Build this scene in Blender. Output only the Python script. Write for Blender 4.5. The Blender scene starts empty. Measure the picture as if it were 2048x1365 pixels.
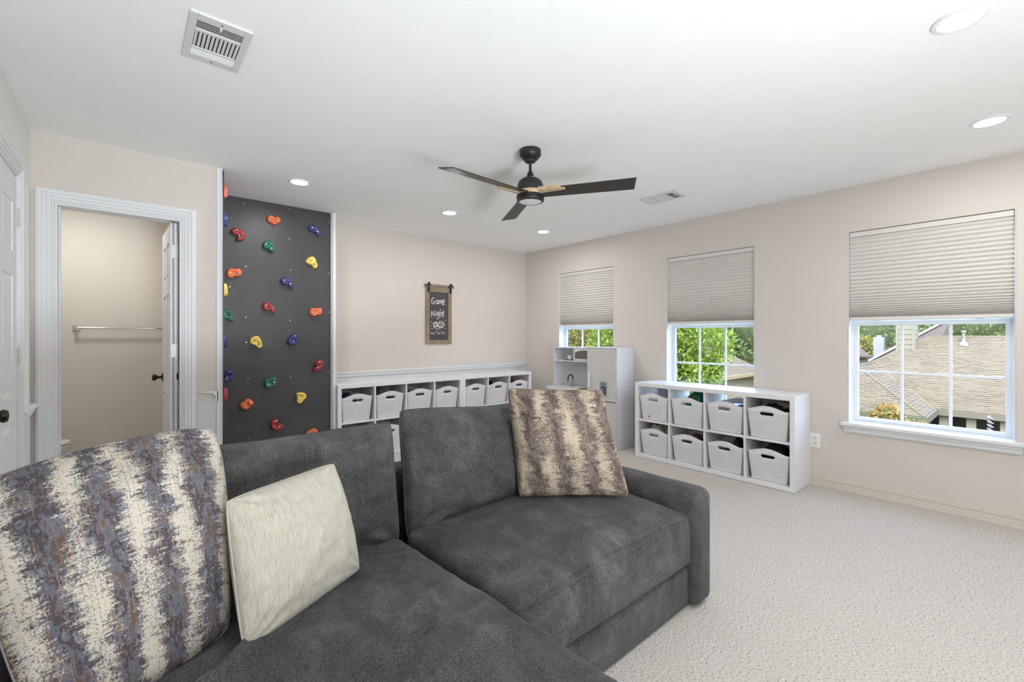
import bpy, bmesh, math, random
import numpy as np
from mathutils import Vector, Matrix, noise
from mathutils.geometry import tessellate_polygon
random.seed(7); RNG = np.random.default_rng(7)
sc = bpy.context.scene
COL = sc.collection
PI = math.pi

# ---------------------------------------------------------------- camera, world, lights, exposure
F, SHIFT, YAW, EYE = 889.0, -10.5, 0.7124, 1.258
cam = bpy.data.cameras.new('camera'); camo = bpy.data.objects.new('camera', cam); COL.objects.link(camo)
camo.location = (0, 0, EYE); camo.rotation_euler = (PI / 2, 0, -YAW)
cam.sensor_width = 36; cam.lens = F / 2048 * 36; cam.shift_y = SHIFT / 2048; cam.clip_start = .03; cam.clip_end = 300
sc.camera = camo
sc.view_settings.view_transform = 'Standard'; sc.view_settings.look = 'None'
sc.view_settings.exposure = 0.13; sc.view_settings.gamma = 1; sc.view_settings.use_curve_mapping = False
world = bpy.data.worlds.new('world'); sc.world = world; world.use_nodes = True
wn = world.node_tree; bg = wn.nodes['Background']
sky = wn.nodes.new('ShaderNodeTexSky'); sky.sky_type = 'NISHITA'; sky.sun_disc = False
sky.sun_elevation = math.radians(55); sky.sun_rotation = math.radians(250); sky.air_density = 1.0; sky.dust_density = 2.5; sky.ozone_density = .8
wn.links.new(sky.outputs[0], bg.inputs[0]); bg.inputs[1].default_value = 2.2

def lamp(name, kind, loc, power, color=(1, 1, 1), rot=(0, 0, 0), size=.1, size_y=None, spread=None):
    l = bpy.data.lights.new(name, kind); l.energy = power; l.color = color
    if kind == 'AREA':
        l.size = size
        if size_y: l.shape = 'RECTANGLE'; l.size_y = size_y
        else: l.shape = 'DISK'
        if spread: l.spread = spread
    if kind == 'SUN': l.angle = size
    if kind == 'POINT': l.shadow_soft_size = size
    o = bpy.data.objects.new(name, l); COL.objects.link(o); o.location = loc; o.rotation_euler = rot
    return o
lamp('sun', 'SUN', (0, 0, 20), 4.6, (1, .97, .92), (math.radians(20), math.radians(-32), 0), math.radians(1.0))
CANS = [(1.013, 3.71), (2.371, 3.68), (3.62, 3.64), (2.39, .165), (3.65, .135), (1.05, .16)]
CAN_POWER = 6.2
for i_, p in enumerate(CANS):
    lamp('can_lamp', 'AREA', (p[0], p[1], 2.432), CAN_POWER * (1.15 if i_ < 3 else 1), (1, .985, .985), (0, 0, 0), .11)
# added fill lamps out of view behind the camera, brightening ceiling and walls
lamp('bounce_fill', 'AREA', (1.0, -1.75, .45), 84, (.86, .94, 1), (PI, 0, 0), 1.8, 1.4)
fl_ = lamp('bounce_fill', 'AREA', (.5, -2.2, .35), 28, (.86, .94, 1), (0, 0, 0), .8, .8, math.radians(80))
fl_.rotation_euler = (Vector((.9, 2.6, 2.45)) - fl_.location).to_track_quat('-Z', 'Y').to_euler()
lamp('bath_lamp', 'AREA', (-.35, 4.6, 2.4), 9, (1, .985, .98), (0, 0, 0), .3)

# ---------------------------------------------------------------- materials
def lin(c): return tuple(((v / 255 + .055) / 1.055) ** 2.4 if v / 255 > .04045 else v / 255 / 12.92 for v in c) + (1,)
class N:
    def __init__(s, name):
        s.m = bpy.data.materials.new(name); s.m.use_nodes = True; s.t = s.m.node_tree
        s.b = s.t.nodes['Principled BSDF']; s.out = s.t.nodes['Material Output']
    def n(s, kind, **kw):
        x = s.t.nodes.new(kind)
        for k, v in kw.items(): setattr(x, k, v)
        return x
    def l(s, a, b): s.t.links.new(a, b)
    def set(s, x, i, v):
        if isinstance(v, (int, float, tuple)): x.inputs[i].default_value = v
        else: s.l(v, x.inputs[i])
    def math(s, op, a, b=0., c=None):
        x = s.n('ShaderNodeMath', operation=op); s.set(x, 0, a); s.set(x, 1, b)
        if c is not None: s.set(x, 2, c)
        return x.outputs[0]
    def coord(s, out='Object', scale=(1, 1, 1), rot=(0, 0, 0)):
        c = s.n('ShaderNodeTexCoord'); m = s.n('ShaderNodeMapping'); m.inputs['Scale'].default_value = scale
        m.inputs['Rotation'].default_value = rot; s.l(c.outputs[out], m.inputs[0]); return m.outputs[0]
    def noise(s, vec, scale, detail=2, rough=.5, dist=0):
        x = s.n('ShaderNodeTexNoise'); s.l(vec, x.inputs['Vector']); x.inputs['Scale'].default_value = scale
        x.inputs['Detail'].default_value = detail; x.inputs['Roughness'].default_value = rough; x.inputs['Distortion'].default_value = dist
        return x.outputs['Fac']
    def ramp(s, fac, stops, interp='LINEAR'):
        x = s.n('ShaderNodeValToRGB'); s.set(x, 0, fac); r = x.color_ramp; r.interpolation = interp
        while len(r.elements) < len(stops): r.elements.new(.5)
        for e, (p, c) in zip(r.elements, stops): e.position = p; e.color = c if len(c) == 4 else tuple(c) + (1,)
        return x.outputs[0]
    def mix(s, fac, a, b):
        x = s.n('ShaderNodeMix', data_type='RGBA'); s.set(x, 0, fac); s.set(x, 6, a); s.set(x, 7, b); return x.outputs[2]
    def bump(s, h, strength=.3, dist=.01):
        x = s.n('ShaderNodeBump'); x.inputs['Strength'].default_value = strength; x.inputs['Distance'].default_value = dist
        s.l(h, x.inputs['Height']); s.l(x.outputs[0], s.b.inputs['Normal'])
    def base(s, v): s.set(s.b, 'Base Color', v)
def plain(name, rgb, rough=.5, metal=0, bump=None, var=None, spec=.5, coat=0, sheen=0):
    q = N(name); q.b.inputs['Roughness'].default_value = rough; q.b.inputs['Metallic'].default_value = metal
    q.b.inputs['Specular IOR Level'].default_value = spec; q.b.inputs['Coat Weight'].default_value = coat
    q.b.inputs['Sheen Weight'].default_value = sheen
    c = lin(rgb)
    v = q.coord()
    if var: q.base(q.ramp(q.noise(v, var[0], 3), [(.3, c), (.7, lin(var[1]))]))
    else: q.base(q.mix(q.noise(v, 6, 2), c, tuple(x * .96 for x in c[:3]) + (1,)))
    if bump: q.bump(q.noise(v, bump[0], 3), bump[1], bump[2] if len(bump) > 2 else .002)
    return q.m
M = {}
M['wall'] = plain('wall_paint', (217, 208, 200), .9, bump=(90, .25, .002))
M['wall_white'] = plain('left_wall_paint', (238, 236, 232), .85, bump=(90, .25, .002))
M['ceiling'] = plain('ceiling_paint', (244, 243, 241), .95, bump=(120, .35, .003))
M['bath_wall'] = plain('bath_wall_paint', (220, 213, 202), .9, bump=(90, .2, .002))
M['trim'] = plain('trim_paint', (228, 229, 230), .45)
M['dado'] = plain('dado_paint', (214, 215, 215), .7)
M['base_trim'] = plain('baseboard_paint', (219, 210, 200), .55)
M['white'] = plain('white_laminate', (233, 233, 235), .4)
M['vinyl'] = plain('window_vinyl', (238, 240, 244), .4)
M['shade'] = plain('shade_fabric', (224, 220, 214), .9, bump=(400, .1, .001))
M['shade_rail'] = plain('shade_rail', (222, 218, 212), .5)
M['panel'] = plain('black_panel_paint', (66, 64, 66), .42, bump=(60, .12, .002), var=(3, (74, 72, 74)))
M['panel_edge'] = plain('panel_edge_wood', (206, 203, 197), .6)
M['screw'] = plain('screw_steel', (215, 215, 215), .3, 1)
M['bolt'] = plain('bolt_steel', (225, 222, 215), .25, .9)
M['bronze'] = plain('dark_bronze', (62, 54, 48), .35, .8)
M['chrome'] = plain('chrome', (225, 225, 228), .12, 1)
M['hinge'] = plain('painted_hinge', (206, 206, 204), .4, .3)
M['porcelain'] = plain('porcelain', (238, 236, 230), .15, coat=.5)
M['fan_black'] = plain('fan_black', (38, 37, 36), .38, .2)
M['blade'] = plain('fan_blade', (46, 42, 39), .42, bump=(200, .05, .001))
M['blade_top'] = plain('fan_blade_edge', (20, 20, 20), .6)
M['fan_wood'] = plain('fan_wood', (192, 166, 134), .5, var=(25, (172, 145, 112)))
M['vent'] = plain('vent_metal', (214, 214, 211), .45)
M['duct'] = plain('duct_dark', (62, 55, 50), .9)
M['duct_grey'] = plain('duct_grey', (120, 112, 105), .9)
M['frame_wood'] = plain('barn_wood', (158, 138, 118), .75, bump=(60, .5, .003), var=(14, (132, 112, 94)))
M['chalkboard'] = plain('chalkboard', (70, 68, 68), .8, var=(9, (84, 82, 82)))
M['chalk'] = plain('chalk', (225, 225, 225), .95)
M['iron'] = plain('dark_iron', (62, 55, 50), .6, .6)
M['outlet'] = plain('outlet_plastic', (240, 240, 238), .35)
M['slot'] = plain('slot_dark', (50, 48, 46), .8)
M['kitchen_grey'] = plain('kitchen_door_grey', (205, 202, 199), .5)
M['kitchen_white'] = plain('kitchen_white', (226, 226, 230), .5)
M['microwave_dark'] = plain('microwave_window', (104, 96, 90), .35)
M['sink'] = plain('sink_silver', (165, 158, 150), .35, .6)
M['kitchen_tile'] = plain('toy_tile', (196, 196, 196), .5, var=(20, (208, 207, 205)))
M['kitchen_grout'] = plain('toy_grout', (218, 217, 216), .7)
M['black_plastic'] = plain('black_plastic', (22, 22, 24), .35)
M['silver_plastic'] = plain('silver_plastic', (170, 172, 176), .35, .5)
M['blue_screen'] = plain('display_film', (118, 124, 138), .3)
M['pot_white'] = plain('pot_white', (222, 220, 216), .35)
for nm, c in dict(orange=(226, 112, 66), yellow=(226, 200, 92), red=(160, 50, 58), navy=(56, 60, 118), green=(36, 108, 82), coral=(232, 118, 110)).items():
    M['hold_' + nm] = plain('hold_' + nm, c, .38, bump=(45, .35, .004), var=(30, tuple(min(255, int(v * 1.08 + 5)) for v in c)))
for nm, c in dict(blue=(42, 70, 112), brown=(130, 102, 88), darkred=(150, 60, 62), black=(28, 24, 24), pink=(206, 96, 170), cream=(214, 204, 188), plum=(120, 84, 88), navy=(58, 66, 96), greenfoil=(22, 122, 92), paper=(232, 234, 240), taupe=(150, 132, 118)).items():
    M['c_' + nm] = plain('content_' + nm, c, .3 if nm == 'greenfoil' else .85, bump=(30, .4, .01), var=(22, tuple(int(v * .8) for v in c)))
# carpet
q = N('carpet_berber'); v = q.coord('Object')
fl = q.noise(q.coord('Object', (1, .34, 1)), 280, 2, .6)
fl2 = q.noise(v, 14, 3, .6); fl3 = q.noise(v, 500, 1)
c1 = q.ramp(fl, [(.37, lin((138, 128, 118))), (.45, lin((214, 207, 199))), (.6, lin((230, 224, 217)))])
q.base(q.mix(q.math('MULTIPLY', fl2, .35), c1, lin((214, 206, 197)))); q.b.inputs['Roughness'].default_value = 1
q.b.inputs['Specular IOR Level'].default_value = .1
q.bump(q.math('ADD', fl, q.math('MULTIPLY', fl3, .5)), .7, .008); M['carpet'] = q.m
# charcoal velvet with brushed nap
q = N('charcoal_velvet'); v = q.coord('Object')
n1 = q.noise(v, 4.2, 5, .62, .9); n2 = q.noise(q.coord('Object', (1, 1, .25)), 260, 2, .6); n3 = q.noise(q.coord('Object', (2, .6, 1)), 9, 4, .65, .6)
f = q.math('ADD', q.math('MULTIPLY', n1, .55), q.math('ADD', q.math('MULTIPLY', n3, .3), q.math('MULTIPLY', n2, .2)))
n4 = q.noise(v, 330, 2, .7)
vc = q.ramp(f, [(.39, lin((26, 25, 25))), (.48, lin((45, 44, 43))), (.57, lin((68, 66, 65))), (.69, lin((104, 100, 99)))])
q.base(q.mix(q.ramp(n4, [(.38, (0, 0, 0)), (.62, (1, 1, 1))]), q.mix(.42, vc, (.008, .008, .008, 1)), q.mix(.14, vc, (.5, .5, .52, 1))))
q.b.inputs['Roughness'].default_value = .85; q.b.inputs['Specular IOR Level'].default_value = .2
q.b.inputs['Sheen Weight'].default_value = .16; q.b.inputs['Sheen Roughness'].default_value = .5; q.b.inputs['Sheen Tint'].default_value = lin((178, 180, 192))
q.bump(q.math('ADD', n2, q.math('MULTIPLY', n3, 1.5)), .35, .003); M['velvet'] = q.m
# woven ikat throw pillow
def ikat(name, periods, cols, threads=True, vs=1.0):
    q = N(name); uv = q.coord('UV'); sp = q.n('ShaderNodeSeparateXYZ'); q.l(uv, sp.inputs[0]); u, w = sp.outputs[0], sp.outputs[1]
    def comb(x_, y_):
        x = q.n('ShaderNodeCombineXYZ'); q.set(x, 0, x_); q.set(x, 1, y_); return x.outputs[0]
    def cn(a, b, det, rough=.5): return q.noise(comb(q.math('MULTIPLY', u, a), q.math('MULTIPLY', w, b)), 1, det, rough)
    NR, NC = 210 * vs, 170 * vs
    rv = q.math('DIVIDE', q.math('FLOOR', q.math('MULTIPLY', w, NR)), NR)
    cu = q.math('DIVIDE', q.math('FLOOR', q.math('MULTIPLY', u, NC)), NC)
    jag = q.noise(comb(q.math('MULTIPLY', u, 5), q.math('MULTIPLY', rv, 46 * vs)), 1, 4, .8)
    jag2 = cn(7, 8 * vs, 3, .6); slow = cn(3.4, 2.6, 2)
    wn_ = q.n('ShaderNodeTexWhiteNoise', noise_dimensions='2D'); q.l(comb(cu, rv), wn_.inputs['Vector']); cell = wn_.outputs['Value']
    k = 4 / periods
    ph = q.math('ADD', u, q.math('MULTIPLY', q.math('SUBTRACT', jag, .5), .30 * k))
    ph = q.math('ADD', ph, q.math('MULTIPLY', q.math('SUBTRACT', jag2, .5), .20 * k))
    wv = q.math('ADD', q.math('MULTIPLY', q.math('SINE', q.math('MULTIPLY', ph, periods * 2 * PI)), .27), .375)
    wv = q.math('ADD', wv, q.math('MULTIPLY', q.math('SUBTRACT', slow, .5), .9))
    wv = q.math('ADD', wv, q.math('MULTIPLY', q.math('SUBTRACT', cell, .5), .26))
    wv = q.math('ADD', wv, q.math('MULTIPLY', q.math('SUBTRACT', cn(90, 130 * vs, 2), .5), .7))
    dark = q.ramp(cn(11, 6, 4, .75), [(.38, cols[0]), (.47, cols[1]), (.55, cols[2]), (.66, cols[4])])
    a = q.ramp(wv, [(.28, (0, 0, 0)), (.42, (.25, .25, .25)), (.52, (.55, .55, .55)), (.62, (.97, .97, .97)), (1, (1, 1, 1))])
    c = q.mix(a, dark, cols[3])
    # stitched warp threads, dashed
    th = q.math('GREATER_THAN', q.math('SINE', q.math('MULTIPLY', u, 2 * PI * 44)), .80)
    dash = q.math('GREATER_THAN', q.math('SINE', q.math('ADD', q.math('MULTIPLY', w, 2 * PI * 62 * vs), q.math('MULTIPLY', cu, 300))), -.1)
    on = q.math('GREATER_THAN', cn(30, 5, 2), .47)
    m_th = q.math('MULTIPLY', q.math('MULTIPLY', th, dash), q.math('MULTIPLY', on, .62))
    if threads: tc = q.ramp(cn(11, 2.5, 1), [(.30, lin((84, 70, 64))), (.44, lin((150, 62, 52))), (.50, lin((186, 140, 78))), (.56, lin((92, 74, 66))), (.64, lin((176, 130, 72)))], 'CONSTANT')
    else: tc = cols[2]
    c = q.mix(m_th, c, tc)
    q.base(c); q.b.inputs['Roughness'].default_value = .95; q.b.inputs['Specular IOR Level'].default_value = .15
    q.bump(q.math('ADD', cell, q.math('MULTIPLY', jag, 1.0)), .5, .0025)
    return q.m
M['ikat_big'] = ikat('ikat_big', 4.4, [lin((96, 82, 76)), lin((104, 106, 116)), lin((70, 60, 60)), lin((196, 188, 175)), lin((122, 126, 136))])
M['ikat_small'] = ikat('ikat_small', 4.0, [lin((104, 90, 82)), lin((124, 112, 106)), lin((82, 70, 66)), lin((184, 168, 147)), lin((112, 100, 94))], False, .72)
# cream crinkle pillow
q = N('cream_crinkle'); uv = q.coord('UV', (1, 1, 1)); 
cr = q.noise(q.coord('UV', (62, 4.2, 1)), 1.5, 2, .6, .15)
ridge = q.math('ABSOLUTE', q.math('SUBTRACT', cr, .5))
q.base(q.ramp(ridge, [(0, lin((150, 142, 127))), (.02, lin((186, 179, 165))), (.3, lin((192, 185, 171)))]))
q.b.inputs['Roughness'].default_value = .95; q.b.inputs['Sheen Weight'].default_value = .2
rr = q.ramp(ridge, [(0, (0, 0, 0)), (.05, (.8, .8, .8)), (.2, (1, 1, 1))]); q.bump(rr, .4, .003); M['cream'] = q.m
# perforated basket plastic (real see-through holes)
q = N('basket_plastic'); uv = q.coord('UV'); sp = q.n('ShaderNodeSeparateXYZ'); q.l(uv, sp.inputs[0])
pu = q.math('DIVIDE', sp.outputs[0], .0106); pv = q.math('DIVIDE', sp.outputs[1], .0092)
row = q.math('FLOOR', pv); off = q.math('MULTIPLY', q.math('MODULO', row, 2), .5)
fu = q.math('SUBTRACT', q.math('FRACT', q.math('ADD', pu, off)), .5); fv = q.math('SUBTRACT', q.math('FRACT', pv), .5)
dd = q.math('ADD', q.math('MULTIPLY', fu, fu), q.math('MULTIPLY', fv, fv))
hole = q.math('LESS_THAN', dd, .062)
zin = q.math('MULTIPLY', q.math('GREATER_THAN', sp.outputs[1], .02), q.math('LESS_THAN', sp.outputs[1], .222))
hole = q.math('MULTIPLY', hole, zin)
q.base(lin((236, 235, 236))); q.b.inputs['Roughness'].default_value = .45
tr = q.n('ShaderNodeBsdfTransparent'); mx = q.n('ShaderNodeMixShader'); q.l(hole, mx.inputs[0]); q.l(q.b.outputs[0], mx.inputs[1]); q.l(tr.outputs[0], mx.inputs[2]); q.l(mx.outputs[0], q.out.inputs[0])
M['basket'] = q.m
M['basket_rim'] = plain('basket_rim', (238, 237, 238), .4)
# glass
q = N('window_glass'); gl = q.n('ShaderNodeBsdfGlossy'); gl.inputs['Roughness'].default_value = .02
tr = q.n('ShaderNodeBsdfTransparent'); tr.inputs[0].default_value = (.97, .98, .97, 1); mx = q.n('ShaderNodeMixShader')
mx.inputs[0].default_value = .04; q.l(tr.outputs[0], mx.inputs[1]); q.l(gl.outputs[0], mx.inputs[2]); q.l(mx.outputs[0], q.out.inputs[0]); M['glass'] = q.m
def emit(name, col, s):
    q = N(name); e = q.n('ShaderNodeEmission'); e.inputs[0].default_value = lin(col); e.inputs[1].default_value = s; q.l(e.outputs[0], q.out.inputs[0]); return q.m
M['lens'] = emit('led_lens', (255, 248, 238), 6)
M['fan_lens'] = plain('fan_diffuser', (222, 224, 232), .5)
# outdoors
M['shingle'] = plain('shingle', (73, 67, 54), .95, bump=(300, .3, .003), var=(1.7, (67, 61, 50)))
M['brown_roof'] = plain('brown_roof', (53, 47, 43), .95, var=(8, (44, 38, 36)))
M['siding'] = plain('siding', (81, 79, 68), .7)
M['siding_white'] = plain('siding_white', (87, 90, 96), .6)
M['fascia'] = plain('fascia', (66, 63, 52), .7)
M['green_gutter'] = plain('green_gutter', (49, 59, 40), .7)
M['yellow_wall'] = plain('yellow_wall', (109, 96, 66), .85)
M['screen_dark'] = plain('porch_dark', (25, 25, 20), .6)
M['bark'] = plain('bark', (58, 48, 38), .95, bump=(20, .6, .02))
M['grass'] = plain('lawn', (56, 71, 33), 1, var=(3, (68, 79, 42)))
def leafmat(name, a, b):
    q = N(name); g = q.n('ShaderNodeObjectInfo'); v = q.coord()
    q.base(q.ramp(q.noise(v, 9, 2), [(.35, lin(a)), (.65, lin(b))])); q.b.inputs['Roughness'].default_value = .6
    t = q.n('ShaderNodeBsdfTranslucent'); t.inputs[0].default_value = lin(b); m = q.n('ShaderNodeMixShader'); m.inputs[0].default_value = .35
    q.l(q.b.outputs[0], m.inputs[1]); q.l(t.outputs[0], m.inputs[2]); q.l(m.outputs[0], q.out.inputs[0]); return q.m
M['leaf_bright'] = leafmat('leaf_bright', (68, 92, 19), (109, 128, 35))
M['leaf_mid'] = leafmat('leaf_mid', (53, 73, 28), (79, 98, 43))
M['leaf_dark'] = leafmat('leaf_dark', (40, 61, 29), (65, 85, 40))
M['leaf_olive'] = leafmat('leaf_olive', (79, 80, 26), (109, 106, 43))
M['leaf_orange'] = leafmat('leaf_orange', (92, 98, 36), (128, 92, 44))
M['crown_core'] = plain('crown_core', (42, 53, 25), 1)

# ---------------------------------------------------------------- geometry helpers
def tag(o, label=None, cat=None, group=None, kind=None):
    if label: o['label'] = label
    if cat: o['category'] = cat
    if group: o['group'] = group
    if kind: o['kind'] = kind
    return o
def empty(name, loc, label=None, cat=None, group=None, kind=None, rz=0):
    o = bpy.data.objects.new(name, None); COL.objects.link(o); o.location = loc; o.rotation_euler = (0, 0, rz); o.empty_display_size = .05
    return tag(o, label, cat, group, kind)
class MB:
    def __init__(s, org=(0, 0, 0)):
        s.bm = bmesh.new(); s.o = Vector(org)
    def box(s, x0, x1, y0, y1, z0, z1, rot=None, piv=None):
        vs = [Vector((x, y, z)) for x in (x0, x1) for y in (y0, y1) for z in (z0, z1)]
        if rot is not None:
            pv = Vector(piv) if piv else Vector(((x0 + x1) / 2, (y0 + y1) / 2, (z0 + z1) / 2)); vs = [pv + rot @ (v - pv) for v in vs]
        b = [s.bm.verts.new(v - s.o) for v in vs]
        for f in ((0, 1, 3, 2), (4, 6, 7, 5), (0, 4, 5, 1), (2, 3, 7, 6), (0, 2, 6, 4), (1, 5, 7, 3)): s.bm.faces.new([b[i] for i in f])
        return s
    def tube(s, pts, r, n=10, cap=True):
        pts = [Vector(p) for p in pts]; rs = r if isinstance(r, (list, tuple)) else [r] * len(pts); rings = []
        for i, p in enumerate(pts):
            d = (pts[min(i + 1, len(pts) - 1)] - pts[max(i - 1, 0)]).normalized()
            a = d.orthogonal().normalized() if i == 0 else (rings_a - d * rings_a.dot(d)).normalized(); rings_a = a; bb = d.cross(a)
            rings.append([s.bm.verts.new(p + (a * math.cos(t) + bb * math.sin(t)) * rs[i] - s.o) for t in [2 * PI * k / n for k in range(n)]])
        for A, B in zip(rings, rings[1:]):
            for k in range(n): s.bm.faces.new((A[k], A[(k + 1) % n], B[(k + 1) % n], B[k]))
        if cap: s.bm.faces.new(rings[0][::-1]); s.bm.faces.new(rings[-1])
        return s
    def lathe(s, c, prof, n=32, axis='z', sx=1, sy=1):
        c = Vector(c); rings = []
        for r, h in prof:
            ring = []
            for k in range(n):
                t = 2 * PI * k / n; a, b = r * math.cos(t) * sx, r * math.sin(t) * sy
                ring.append(s.bm.verts.new(c + Vector({'z': (a, b, h), 'x': (h, a, b), 'y': (a, h, b)}[axis]) - s.o))
            rings.append(ring)
        for A, B in zip(rings, rings[1:]):
            for k in range(n): s.bm.faces.new((A[k], A[(k + 1) % n], B[(k + 1) % n], B[k]))
        if prof[0][0] > 0: s.bm.faces.new(rings[0][::-1])
        if prof[-1][0] > 0: s.bm.faces.new(rings[-1])
        return s
    def poly(s, pts):
        s.bm.faces.new([s.bm.verts.new(Vector(p) - s.o) for p in pts]); return s
    def slab(s, pts, thick):
        pts = [Vector(p) for p in pts]; n = (pts[1] - pts[0]).cross(pts[2] - pts[0]).normalized()
        a = [s.bm.verts.new(p - s.o) for p in pts]; b = [s.bm.verts.new(p - n * thick - s.o) for p in pts]
        s.bm.faces.new(a); s.bm.faces.new(b[::-1])
        for i in range(len(a)): j = (i + 1) % len(a); s.bm.faces.new((a[i], b[i], b[j], a[j]))
        return s
    def build(s, name, mat, parent=None, smooth=False, bevel=0, kind=None, label=None):
        bmesh.ops.recalc_face_normals(s.bm, faces=s.bm.faces[:])
        me = bpy.data.meshes.new(name); s.bm.to_mesh(me); s.bm.free()
        o = bpy.data.objects.new(name, me); COL.objects.link(o)
        me.materials.append(M[mat] if isinstance(mat, str) else mat)
        if smooth:
            for p in me.polygons: p.use_smooth = True
            if smooth == 'auto':
                me.set_sharp_from_angle(angle=math.radians(40))
        if parent is not None: o.parent = parent
        else: o.location = s.o
        if bevel:
            b = o.modifiers.new('bevel', 'BEVEL'); b.width = bevel; b.segments = 2; b.limit_method = 'ANGLE'; b.angle_limit = math.radians(40)
        if kind: o['kind'] = kind
        if label: o['label'] = label
        return o
def pymesh(name, verts, faces, mat, parent=None, smooth=True, uv=None, loc=None):
    me = bpy.data.meshes.new(name); me.from_pydata([tuple(v) for v in verts], [], faces); me.materials.append(M[mat])
    if uv is not None:
        ul = me.uv_layers.new(name='UVMap'); li = np.empty(len(me.loops), dtype=np.int32); me.loops.foreach_get('vertex_index', li)
        ul.data.foreach_set('uv', np.asarray(uv, dtype=np.float32)[li].ravel())
    if smooth: me.polygons.foreach_set('use_smooth', [True] * len(me.polygons))
    me.update()
    o = bpy.data.objects.new(name, me); COL.objects.link(o)
    if parent is not None: o.parent = parent
    if loc is not None: o.location = loc
    return o
def dup(root, loc, label, cat=None, group=None, rz=None, mats=None):
    r = root.copy(); COL.objects.link(r); r.location = loc
    if rz is not None: r.rotation_euler = (0, 0, rz)
    tag(r, label, cat, group)
    for ch in list(root.children):
        c = ch.copy(); COL.objects.link(c); c.parent = r
        for g in ch.children:
            d = g.copy(); COL.objects.link(d); d.parent = c
    return r
def struct(mb, name, mat, **k):
    return mb.build(name, mat, kind='structure', **k)

# ---------------------------------------------------------------- room shell
H = 2.46; W = 4.397; YB = 4.783; Y1 = 3.782; Y2 = 4.457; XL = -.43; YR = -2.6
struct(MB().box(XL - .1, W + .15, YR - .1, YB + .1, -.12, 0).box(-1.3, .42, Y1 + .05, 5.4, -.12, -.001), 'floor', 'carpet')
struct(MB().box(XL - .1, W + .15, YR - .1, YB + .1, H, H + .12).box(-1.3, .42, YB + .1, 5.4, H, H + .12).box(-1.3, XL - .1, Y1, YB + .1, H, H + .12), 'ceiling', 'ceiling')
WIN = [(3.236, 4.12), (1.65, 2.54), (.047, .94)]; WZ0, WZ1 = .56, 2.092
mb = MB(); ys = [YR - .1] + [v for w_ in sorted(WIN) for v in w_] + [YB + .1]
mb.box(W, W + .15, ys[0], ys[-1], 0, WZ0).box(W, W + .15, ys[0], ys[-1], WZ1, H)
for i in range(0, len(ys), 2): mb.box(W, W + .15, ys[i], ys[i + 1], WZ0, WZ1)
struct(mb, 'wall_right', 'wall')
struct(MB().box(.52, W, YB, YB + .1, 0, H), 'wall_back', 'wall')
struct(MB().box(XL - .1, XL, YR, Y1, 0, H), 'wall_left', 'wall_white')
struct(MB().box(XL - .1, W, YR - .1, YR, 0, H), 'wall_rear', 'wall')
DX0, DX1, DH = -.333, .28, 2.052
struct(MB().box(XL - .1, DX0, Y1, Y1 + .11, 0, H).box(DX1, .505, Y1, Y1 + .11, 0, H).box(DX0, DX1, Y1, Y1 + .11, DH, H), 'wall_front', 'wall')
struct(MB().box(.42, .505, Y1 + .11, YB + .1, 0, H), 'wall_alcove', 'wall')
struct(MB().box(.506, 1.536, Y2 + .02, YB, 0, H), 'wall_chase', 'wall')
# bathroom shell
struct(MB().box(-1.3, .42, 5.3, 5.4, 0, H).box(-1.4, -1.3, Y1, 5.4, 0, H).box(-1.3, XL - .1, Y1, Y1 + .11, 0, H).box(.42, .43, YB + .1, 5.4, 0, H), 'wall_bathroom', 'bath_wall')
struct(MB().box(-1.3, .42, 5.28, 5.3, 0, .1), 'baseboard_bathroom', 'trim', bevel=.004)
# baseboards
def baseboard(name, pts):
    mb = MB()
    for (x0, x1, y0, y1, dx, dy) in pts:
        for z0, z1, t in ((0, .03, .019), (.03, .062, .013), (.062, .078, .017), (.078, .086, .010)):
            mb.box(min(x0, x0 + dx * t), max(x1, x1 + dx * t), min(y0, y0 + dy * t), max(y1, y1 + dy * t), z0, z1)
    return struct(mb, name, 'base_trim', bevel=.002)
baseboard('baseboard_right', [(W, W, YR, YB, -1, 0)])
baseboard('baseboard_back', [(1.55, W - .02, YB, YB, 0, -1)])
baseboard('baseboard_left', [(XL, XL, YR, 2.45, 1, 0), (XL, XL, 3.4, Y1, 1, 0)])
# chair rails
def chair_rail(name, x0, x1, y0, y1, dx, dy, mat='trim', zc=.84):
    mb = MB()
    for a, b, t in ((-.03, -.018, .012), (-.018, .012, .02), (.012, .024, .034), (.024, .032, .024)):
        mb.box(min(x0, x0 + dx * t), max(x1, x1 + dx * t), min(y0, y0 + dy * t), max(y1, y1 + dy * t), zc + a, zc + b)
    return struct(mb, name, mat, bevel=.002)
chair_rail('trim_1', 1.56, W, YB, YB, 0, -1, 'trim', .842)
chair_rail('trim_2', XL, XL, 3.405, Y1, 1, 0, 'trim', .835)
struct(MB().box(1.56, W, YB - .004, YB, .1, .81), 'trim_3', 'dado')
struct(MB().box(.361, .486, Y1 - .003, Y1, 0, .79).box(XL, XL + .003, 3.405, Y1, .1, .805), 'trim_4', 'dado')
# torn patch where the chair rail was taken off
t_ = [(.361, .862), (.486, .868), (.486, .79), (.470, .792), (.463, .800), (.472, .815), (.470, .830), (.455, .848), (.43, .852), (.405, .853), (.395, .858)]
struct(MB().slab([(x, Y1 - .006, z) for x, z in t_], .006), 'trim_5', 'trim')
struct(MB().box(.478, .504, Y1 - .012, Y1, 0, H).box(.504, .512, Y1 - .016, Y1 - .001, 0, H), 'trim_6', 'trim', bevel=.003)
struct(MB().box(1.512, 1.545, Y2 - .03, Y2 + .02, 0, H), 'trim_7', 'trim', bevel=.004)
struct(MB().box(1.5, 1.512, Y2 - .012, Y2, 0, H), 'trim_8', 'panel_edge')
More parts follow.
